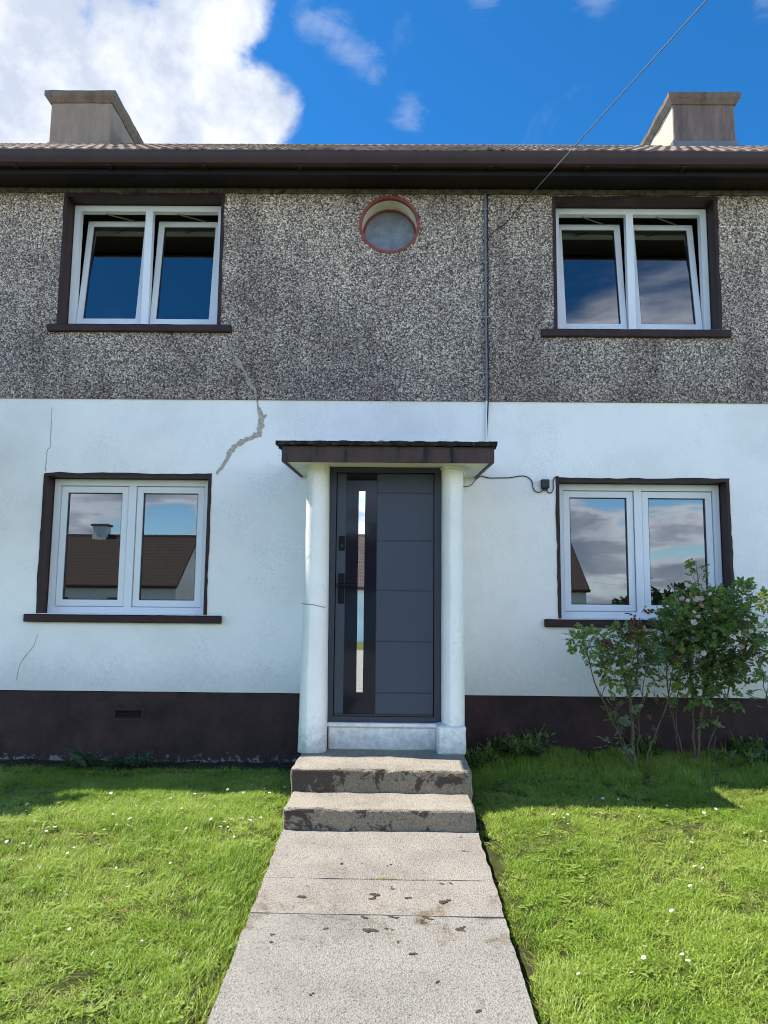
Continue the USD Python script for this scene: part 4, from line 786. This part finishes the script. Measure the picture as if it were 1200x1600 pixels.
blobs = [((2.62, 6.60, 1.33), (.30, .26, .24), 8), ((2.84, 6.60, 1.42), (.24, .24, .20), 5), ((2.45, 6.60, 1.28), (.20, .22, .22), 4), ((2.90, 6.60, 1.15), (.24, .22, .22), 4, ROSE_LEAF_DARK), ((2.66, 6.62, 1.02), (.26, .22, .18), 4, ROSE_LEAF_DARK), ((2.62, 6.60, .84), (.18, .16, .13), 2, ROSE_LEAF_DARK), ((2.80, 6.60, .92), (.2, .15, .12), 1.6, ROSE_LEAF_DARK), ((2.37, 6.62, 1.15), (.09, .12, .12), .8), ((2.98, 6.58, 1.56), (.10, .1, .08), .8), ((2.62, 6.56, 1.70), (.05, .05, .13), .45), ((2.60, 6.56, 1.84), (.03, .03, .03), .12, YELLOW_LEAF), ((3.05, 6.6, 1.05), (.12, .12, .16), 1.2), ((2.56, 6.5, 0.74), (.08, .08, .07), .7, ROSE_LEAF), ((2.32, 6.6, .95), (.1, .1, .1), .5), ((2.70, 6.6, .55), (.08, .08, .08), .3), ((2.46, 6.6, .66), (.10, .1, .12), .5), ((2.95, 6.6, .72), (.14, .12, .14), .7)]
fl = [((2.395, 6.34, 1.52), "open", .030, PETAL_PINK), ((2.44, 6.34, 1.505), "open", .024, PETAL_CREAM), ((2.51, 6.33, 1.515), "open", .036, PETAL_PINK), ((2.545, 6.33, 1.52), "open", .034, PETAL_PINK), ((2.545, 6.32, 1.46), "full", .026, PETAL_PINK), ((2.655, 6.32, 1.425), "full", .032, PETAL_PINK), ((2.48, 6.32, 1.41), "full", .024, PETAL_CREAM), ((2.515, 6.32, 1.375), "full", .026, PETAL_CREAM), ((2.475, 6.32, 1.325), "open", .040, PETAL_CREAM), ((2.61, 6.3, 1.56), "open", .022, PETAL_CREAM), ((2.56, 6.36, 1.075), "open", .036, PETAL_CREAM), ((2.94, 6.33, 1.26), "open", .032, PETAL_CREAM), ((2.86, 6.33, 1.13), "full", .032, PETAL_PINK)]
rose("rose_bush", "tall leafy rose bush with pale pink flowers in front of the lower right window", b1, canes, blobs, 1650, .074, 57, ROSE_LEAF, BARK, fl,
     extra=[((2.50, 6.38, 1.09), 3, .06, simple("withered_leaf", (0.35, 0.19, 0.06), .8)), ((2.40, 6.42, 1.10), 4, .07, RED_LEAF), ((2.42, 6.40, 1.20), 3, .09, PALE_LEAF), ((2.46, 6.4, 1.02), 2, .06, simple("maroon_leaf", (0.08, 0.015, 0.02), .6))])
# the bush at the right edge, its front in the sun
b2 = (3.18, 6.34, gR(3.18, 6.34) - .01)
canes = [([(3.18, 6.34, .1), (3.2, 6.32, .6), (3.14, 6.24, 1.1), (3.10, 6.14, 1.45)], .010, .004), ([(3.22, 6.36, .1), (3.32, 6.36, .7), (3.36, 6.36, 1.3)], .010, .004), ([(3.15, 6.36, .1), (3.08, 6.36, .6), (3.02, 6.36, .95)], .008, .003)]
blobs = [((3.06, 6.10, 1.49), (.13, .15, .07), 3.5, YELLOW_LEAF), ((3.25, 6.14, 1.50), (.16, .18, .10), 3, YELLOW_LEAF), ((3.12, 6.38, 1.22), (.16, .12, .12), 1.2), ((3.12, 6.38, 1.02), (.18, .14, .15), 2.2), ((3.3, 6.34, 1.1), (.2, .2, .25), 4), ((3.08, 6.38, .82), (.1, .1, .08), .6), ((3.3, 6.34, .8), (.18, .18, .2), 2)]
rose("rose_bush", "bush cut off by the right edge with sunlit yellow-green top leaves", b2, canes, blobs, 420, .06, 83, ROSE_LEAF, BARK, cat_="bush")
# unseen tree added out of view at left to cast shade on the lawn
b3 = (-5.1, 6.15, gR(-5.1, 6.15) - .01)
canes = [([(-5.1, 6.15, 0), (-5.08, 6.15, 1.4), (-5.05, 6.1, 3.2)], .035, .012), ([(-5.1, 6.15, 1.2), (-5.3, 6.15, 2.2), (-5.4, 6.1, 3.1)], .02, .006), ([(-5.1, 6.15, 1.4), (-4.9, 6.1, 2.3), (-4.75, 6.05, 3.0)], .02, .006)]
rose("added_shade_tree", "small unseen tree added left of view to shade the lawn", b3, canes, [((-5.05, 6.1, 3.1), (.65, .5, .6), 6), ((-5.3, 6.0, 2.5), (.5, .5, .5), 3), ((-4.75, 6.0, 2.7), (.45, .4, .45), 3)], 1500, .15, 91, ROSE_LEAF, BARK, cat_="tree")

# dock plant by the plinth
dk = thing("dock_plant", "broad-leaved dark green weed growing against the brown plinth on the left", "weed", (-2.66, 6.80, gR(-2.66, 6.8)))
rng = np.random.default_rng(4)
for k in range(22):
    a = k * 2.4 + rng.normal(0, .2); el = rng.uniform(.25, 1.15); d = np.array([math.cos(a) * math.cos(el), math.sin(a) * math.cos(el) * .6 - .15, math.sin(el)])
    v, f = leaflet(rng.uniform(.13, .21), rng.uniform(.045, .07), .3, .7); p = np.array([-2.66, 6.80, gR(-2.66, 6.8)]) + d * .05 + rng.normal(0, .04, 3) * [1.6, .6, .3]
    part(dk, "leaf", (v @ frames(d, rng, .3).T + p, f), DOCK_LEAF)
tw = thing("grass_tuft", "small tuft of grass growing from the path joint", "grass tuft", (-0.03, 4.39, -0.048))
b = Bag(); rng = np.random.default_rng(12)
def blade(bag, p, h, w, lean, az, rng, seg=3):
    t = np.linspace(0, 1, seg + 1); d = np.array([math.cos(az), math.sin(az), 0]); s = np.array([-d[1], d[0], 0])
    c = p + np.outer(t ** 1.7 * lean * h, d) + np.outer(t * h * (1 - .25 * lean * t), [0, 0, 1.0]); ww = w * (1 - t ** 1.6) * .5
    v = np.vstack([c[:-1] - s * ww[:-1, None], c[:-1] + s * ww[:-1, None], c[-1:]]); f = []
    for k in range(seg - 1): f += [(k, seg + k, seg + k + 1), (k, seg + k + 1, k + 1)]
    f.append((seg - 1, 2 * seg - 1, 2 * seg)); bag.add(v, np.array(f))
for k in range(70): blade(b, np.array([-0.03 + rng.normal(0, .05), 4.392 + rng.normal(0, .005), -0.052]), rng.uniform(.012, .035), .003, rng.uniform(.3, 1), rng.uniform(0, 6.28), rng)
part(tw, "blades", b.mesh(), GRASS_DRY, kind="stuff")

# ------------------------------------------------------------------ grass
def scatter(name, protos, pos, rots, scales, idx, label):
    path = free("/World/" + name); pi = UsdGeom.PointInstancer.Define(stage, path)
    rel = pi.CreatePrototypesRel()
    for k, (mesh, m) in enumerate(protos):
        usdkit.mesh(stage, f"{path}/tuft_{k:03d}", mesh, m); rel.AddTarget(f"{path}/tuft_{k:03d}")
    pi.CreateProtoIndicesAttr(Vt.IntArray.FromNumpy(np.asarray(idx, np.int32))); pi.CreatePositionsAttr(Vt.Vec3fArray.FromNumpy(np.asarray(pos, np.float32)))
    q = np.zeros((len(pos), 4)); q[:, 3] = np.cos(rots / 2); q[:, 2] = np.sin(rots / 2)
    pi.CreateOrientationsAttr(Vt.QuathArray([Gf.Quath(float(a[3]), float(a[0]), float(a[1]), float(a[2])) for a in q]))
    pi.CreateScalesAttr(Vt.Vec3fArray.FromNumpy(np.asarray(scales, np.float32)))
    tag(pi.GetPrim(), label, kind="stuff")
def tuft(seed, n, r, hmin, hmax, w, lean):
    rng = np.random.default_rng(seed); b = Bag()
    for _ in range(n):
        a, q = rng.uniform(0, 6.28), r * math.sqrt(rng.random())
        blade(b, np.array([q * math.cos(a), q * math.sin(a), -.008]), rng.uniform(hmin, hmax), w * rng.uniform(.7, 1.3), rng.uniform(*lean), rng.uniform(0, 6.28), rng)
    return b.mesh()
def clover(seed, n, r):
    rng = np.random.default_rng(seed); b = Bag()
    for _ in range(n):
        a, q = rng.uniform(0, 6.28), r * math.sqrt(rng.random()); p = np.array([q * math.cos(a), q * math.sin(a), rng.uniform(.012, .035)])
        for k in range(3):
            an = k * 2.09 + rng.uniform(0, .4); v, f = leaflet(.012, .011, .1, .1); b.add(v @ frames(np.array([math.cos(an), math.sin(an), .15]), rng, .15).T + p, f)
    return b.mesh()
rng = np.random.default_rng(99)
area = (-5.2, 4.8, 1.3, 7.08); N0 = 60000
P = np.stack([rng.uniform(area[0], area[1], N0), rng.uniform(area[2], area[3], N0)], 1)
X, Yy = P[:, 0], P[:, 1]
keep = ~((X > -0.698) & (X < 0.60) & (Yy < 5.6)) & ~((X > -0.73) & (X < 0.62) & (Yy >= 5.5))
wob = (meshkit.fbm(np.stack([Yy * 3, X * 0, X * 0], -1), 3, 8) - .5) * .12
keep &= ~((X >= 0.60) & (X < 0.635 + wob.clip(-.03, .08)) & (Yy < 5.2))
keep &= ~((X < -0.7) & (Yy > 6.80 + wob))
bare = meshkit.fbm(np.stack([X * 2.2, Yy * 2.2, 0 * X], -1), 4, 31)
keep &= ~((bare < .33) & (rng.random(N0) < .15)); fine = meshkit.noise(np.stack([X * 9, Yy * 9, 0 * X], -1), 14); keep &= ~((fine < .25) & (rng.random(N0) < .7))
keep &= ~((X < -0.7) & (Yy > 6.5) & (rng.random(N0) < .45))
P = P[keep]; X, Yy = P[:, 0], P[:, 1]; n = len(P)
hgt = 0.62 + 0.75 * (meshkit.fbm(np.stack([X * 1.6, Yy * 1.6, 0 * X + 3], -1), 4, 17) - .3)
hgt = np.where((X > .55) & (Yy > 6.1), hgt * 1.9, hgt); hgt = np.where((np.abs(X + .06) < .85) & (Yy < 5.3) & (X < 0), hgt * 1.35, hgt); hgt = np.where((X > 0.6) & (X < .80), hgt * 1.05, hgt)
hgt = np.where((X > .8) & (Yy < 5.9), hgt * .80, hgt); bk = bare[keep]; hgt = np.where(bk < .42, hgt * .6, hgt)
protos = [(tuft(k, 22, .045, .018, .080, .0042, (.2, 1.3)), GRASS) for k in range(5)] + [(tuft(20, 12, .04, .02, .05, .0036, (.5, 1.4)), GRASS_DRY), (tuft(21, 22, .045, .018, .035, .005, (.7, 1.5)), GRASS), (clover(22, 14, .05), CLOVER_LEAF)]
dry = meshkit.fbm(np.stack([X * 1.3, Yy * 1.3, 0 * X], -1), 3, 77); u = rng.random(n)
pdry = np.clip((dry - .5) * 1.2 + np.where(bk < .40, .25, 0) + np.where(X > 0, .10, .02), .01, .45)
idx = np.where(u < pdry, 5, np.where(u > .975, 7, np.where(u > .86, 6, rng.integers(0, 5, n))))
sc = np.stack([rng.uniform(.8, 1.25, n), rng.uniform(.8, 1.25, n), hgt * rng.uniform(.75, 1.25, n)], 1)
scatter("grass", protos, np.stack([X, Yy, ground_z(X, Yy)], 1), rng.uniform(0, 6.28, n), sc, idx, "short lawn grass either side of the path")
# rank weeds under the bushes
nw = 1500; X = rng.uniform(.66, 4.6, nw); Yy = 7.05 - np.abs(rng.normal(0, .34, nw)); k = (Yy > 6.0) & (meshkit.fbm(np.stack([X * 2.5, Yy * 2.5, 0 * X], -1), 3, 61) > .53); X, Yy = X[k], Yy[k]; nw = len(X)
def weed(seed, n):
    rng = np.random.default_rng(seed); b = Bag()
    for _ in range(n):
        a = rng.uniform(0, 6.28); el = rng.uniform(.1, 1.2); d = np.array([math.cos(a) * math.cos(el), math.sin(a) * math.cos(el), math.sin(el)]); v, f = leaflet(rng.uniform(.03, .06), rng.uniform(.016, .03), .3, .5)
        b.add(v @ frames(d, rng, .3).T + d * rng.uniform(0, .05) + [0, 0, rng.uniform(0, .08)], f)
    return b.mesh()
scatter("weeds", [(weed(1, 14), WEED_LEAF), (weed(2, 14), ROSE_LEAF_DARK), (tuft(5, 10, .03, .10, .24, .005, (.2, .9)), GRASS)], np.stack([X, Yy, ground_z(X, Yy)], 1), rng.uniform(0, 6.28, nw), np.repeat(rng.uniform(.6, 1.5, nw)[:, None], 3, 1), rng.choice(3, nw, p=[.45, .3, .25]), "rank weeds under the rose bushes along the wall")
nw = 420; X = rng.uniform(-4.8, -.8, nw); kk = meshkit.noise(np.stack([X * 2.3, 0 * X, 0 * X], -1), 9) > .62; X = X[kk]; nw = len(X); Yy = 6.86 + rng.normal(0, .07, nw)
scatter("weeds", [(weed(6, 9), DOCK_LEAF), (weed(7, 9), WEED_LEAF)], np.stack([X, Yy, ground_z(X, Yy)], 1), rng.uniform(0, 6.28, nw), np.repeat(rng.uniform(.4, .95, nw)[:, None], 3, 1), rng.choice(2, nw), "low weeds along the foot of the plinth on the left")

# daisies: one built, the rest refer to it
cls = stage.CreateClassPrim("/World/Looks/daisy_kind"); 
def daisy_parts(root):
    r = Node(root, (0, 0, 0)); b = Bag(); rg = np.random.default_rng(3)
    for k in range(12):
        a = k * math.tau / 12; v, f = leaflet(.0105, .0052, .1, .1); v[:, 1] += .0025; d = np.array([math.cos(a), math.sin(a), .25]); b.add(v @ frames(d, rg, .02).T + [0, 0, .045], f)
    part(r, "petals", b.mesh(), PETAL_WHITE)
    e = trimesh.creation.icosphere(1, .0038); e.apply_scale([1, 1, .6]); e.apply_translation([0, 0, .047]); part(r, "eye", e, DAISY_EYE, True)
    part(r, "stem", tube([(0, 0, -.01), (.001, .001, .02), (0, 0, .045)], .0009, 5), STEM_GREEN)
d0 = None; rng = np.random.default_rng(5)
cl = [(-1.55, 5.3, .5, 26), (-2.1, 4.75, .35, 16), (-0.95, 5.15, .2, 14), (-1.0, 5.9, .35, 14), (-1.6, 4.0, .6, 12), (-1.3, 2.9, .4, 6), (2.0, 5.0, .7, 18), (1.7, 4.2, .5, 10), (1.3, 5.4, .5, 8), (2.4, 5.9, .5, 6), (1.1, 3.6, .3, 6), (-2.6, 5.4, .4, 10)]
for cx, cy_, r, nn in cl:
    for _ in range(nn):
        x, y = cx + rng.normal(0, r * .6), cy_ + rng.normal(0, r * .5)
        if -0.8 < x < 0.72 or y > 6.6 or abs(x) > .52 * y + .2: continue
        path_ = free("/World/daisy"); xf = UsdGeom.Xform.Define(stage, path_); z = float(ground_z(x, y))
        xf.AddTranslateOp().Set(Gf.Vec3d(x, y, z)); xf.AddRotateXYZOp().Set(Gf.Vec3f(float(rng.normal(8, 14)), float(rng.normal(-8, 14)), float(rng.uniform(0, 360)))); s = float(rng.uniform(.55, 1.05)); xf.AddScaleOp().Set(Gf.Vec3f(s, s, s * float(rng.uniform(.9, 1.2))))
        side = "left" if x < 0 else "right"; tag(xf.GetPrim(), f"small white daisy in the sunlit lawn on the {side} side of the path", "daisy", f"daisies in the {side} lawn")
        if d0 is None: d0 = path_; daisy_parts(path_)
        else:
            xf.GetPrim().GetReferences().AddInternalReference(d0)
            xf.GetPrim().SetInstanceable(True)

# ------------------------------------------------------------------ across the street (seen in the window glass and the mirror strip)
GZ = zr
def far_house(x0, x1, label, seed, wins, chims, ya=-30.2, depth=9.4, eave=2.35, ps=0.70):
    """ya is the eaves line facing us"""
    h = thing("opposite_house", label, "house", ((x0 + x1) / 2, ya - depth / 2, GZ)); rg = np.random.default_rng(seed)
    yb = ya - depth; ym = (ya + yb) / 2; rz = eave + ps * depth / 2
    v = []
    for x in (x0 + .15, x1 - .15): v += [(x, ya - .35, GZ - .3), (x, yb + .35, GZ - .3), (x, yb + .35, eave), (x, ym, rz - .25), (x, ya - .35, eave)]
    body = m3.Manifold.hull_points(np.array(v, float))
    for wx, ww, z0, z1 in wins: body = body - mbox(wx - ww / 2, wx + ww / 2, ya - .6, ya, z0, z1)
    part(h, "wall", body, FARWALL)
    for wx, ww, z0, z1 in wins:
        fr = mbox(wx - ww / 2, wx + ww / 2, ya - .5, ya - .45, z0, z1)
        for k in range(2): fr = fr - mbox(wx - ww / 2 + .06 + k * (ww / 2 - .02), wx - .04 + k * (ww / 2 - .02), ya - 1, ya, z0 + .06, z1 - .06)
        w = part(h, "window", fr, UPVC); part(w, "pane", box(wx - ww / 2 + .02, wx + ww / 2 - .02, ya - .535, ya - .52, z0 + .02, z1 - .02), BLACK_GLASS)
    a = math.atan(ps); tiles = []
    nC = int(depth / 2 / math.cos(a) / TG) + 1
    for c in range(nC):
        for k in range(int((x1 - x0) / TW)):
            vv = tv.copy(); yy = np.minimum(vv[:, 1], TG + .03); q = c * TG + yy; up = vv[:, 2]
            tiles.append(np.stack([x0 + k * TW + vv[:, 0], ya - q * math.cos(a) + up * math.sin(a), eave + q * math.sin(a) + up * math.cos(a)], 1))
    V = np.vstack(tiles); F = np.vstack([tf[:, ::-1] + i_ * len(tv) for i_ in range(len(tiles))])
    def slope(ye):
        v = [(x, y, z + d) for x in (x0, x1) for y, z in ((ye, eave - .02), (ym, rz - .02)) for d in (0, -.14)]
        return m3.Manifold.hull_points(np.array(v, float))
    roof_ = part(h, "roof", slope(ya) + slope(yb), TILE_DARK)
    part(roof_, "tile_field", (V, F), TILE_DARK, kind="stuff")
    part(roof_, "ridge_capping", tube([(x0, ym, rz), (x1, ym, rz)], .12, 8), TILE_DARK)
    for cx in chims:
        ch = part(h, "chimney", rbox(cx - .45, cx + .45, ym - .4, ym + .4, rz - .6, rz + .62, .02), FARWALL); part(ch, "cap", rbox(cx - .55, cx + .55, ym - .5, ym + .5, rz + .62, rz + .76, .02), CAP)
    part(h, "gutter", tube([(x0, ya + .06, eave - .05), (x1, ya + .06, eave - .05)], .06, 8), BROWN_PVC)
far_house(-30, -12.6, "bungalow with brown tiled roof across the street, reflected in the left window", 1, [(-16, 1.8, .4, 1.7), (-20, 1.8, .4, 1.7), (-25, 1.8, .4, 1.7)], [-19.0, -27])
far_house(-7.5, 11.6, "bungalow with brown tiled roof directly across the street", 2, [(-4, 1.8, .4, 1.7), (0, 1.0, -.6, 1.6), (4, 1.8, .4, 1.7), (9, 1.8, .4, 1.7)], [-1])
gw = struct("garden_wall", box(-30, -1.2, -5.3, -5.1, GZ - .2, GZ + .62), CONCRETE_ROUGH, kind=None, cat="wall", label="low front garden wall left of the gateway")
solo("garden_wall", box(1.0, 30, -5.3, -5.1, GZ - .2, GZ + .62), CONCRETE_ROUGH, "low front garden wall right of the gateway", "wall")
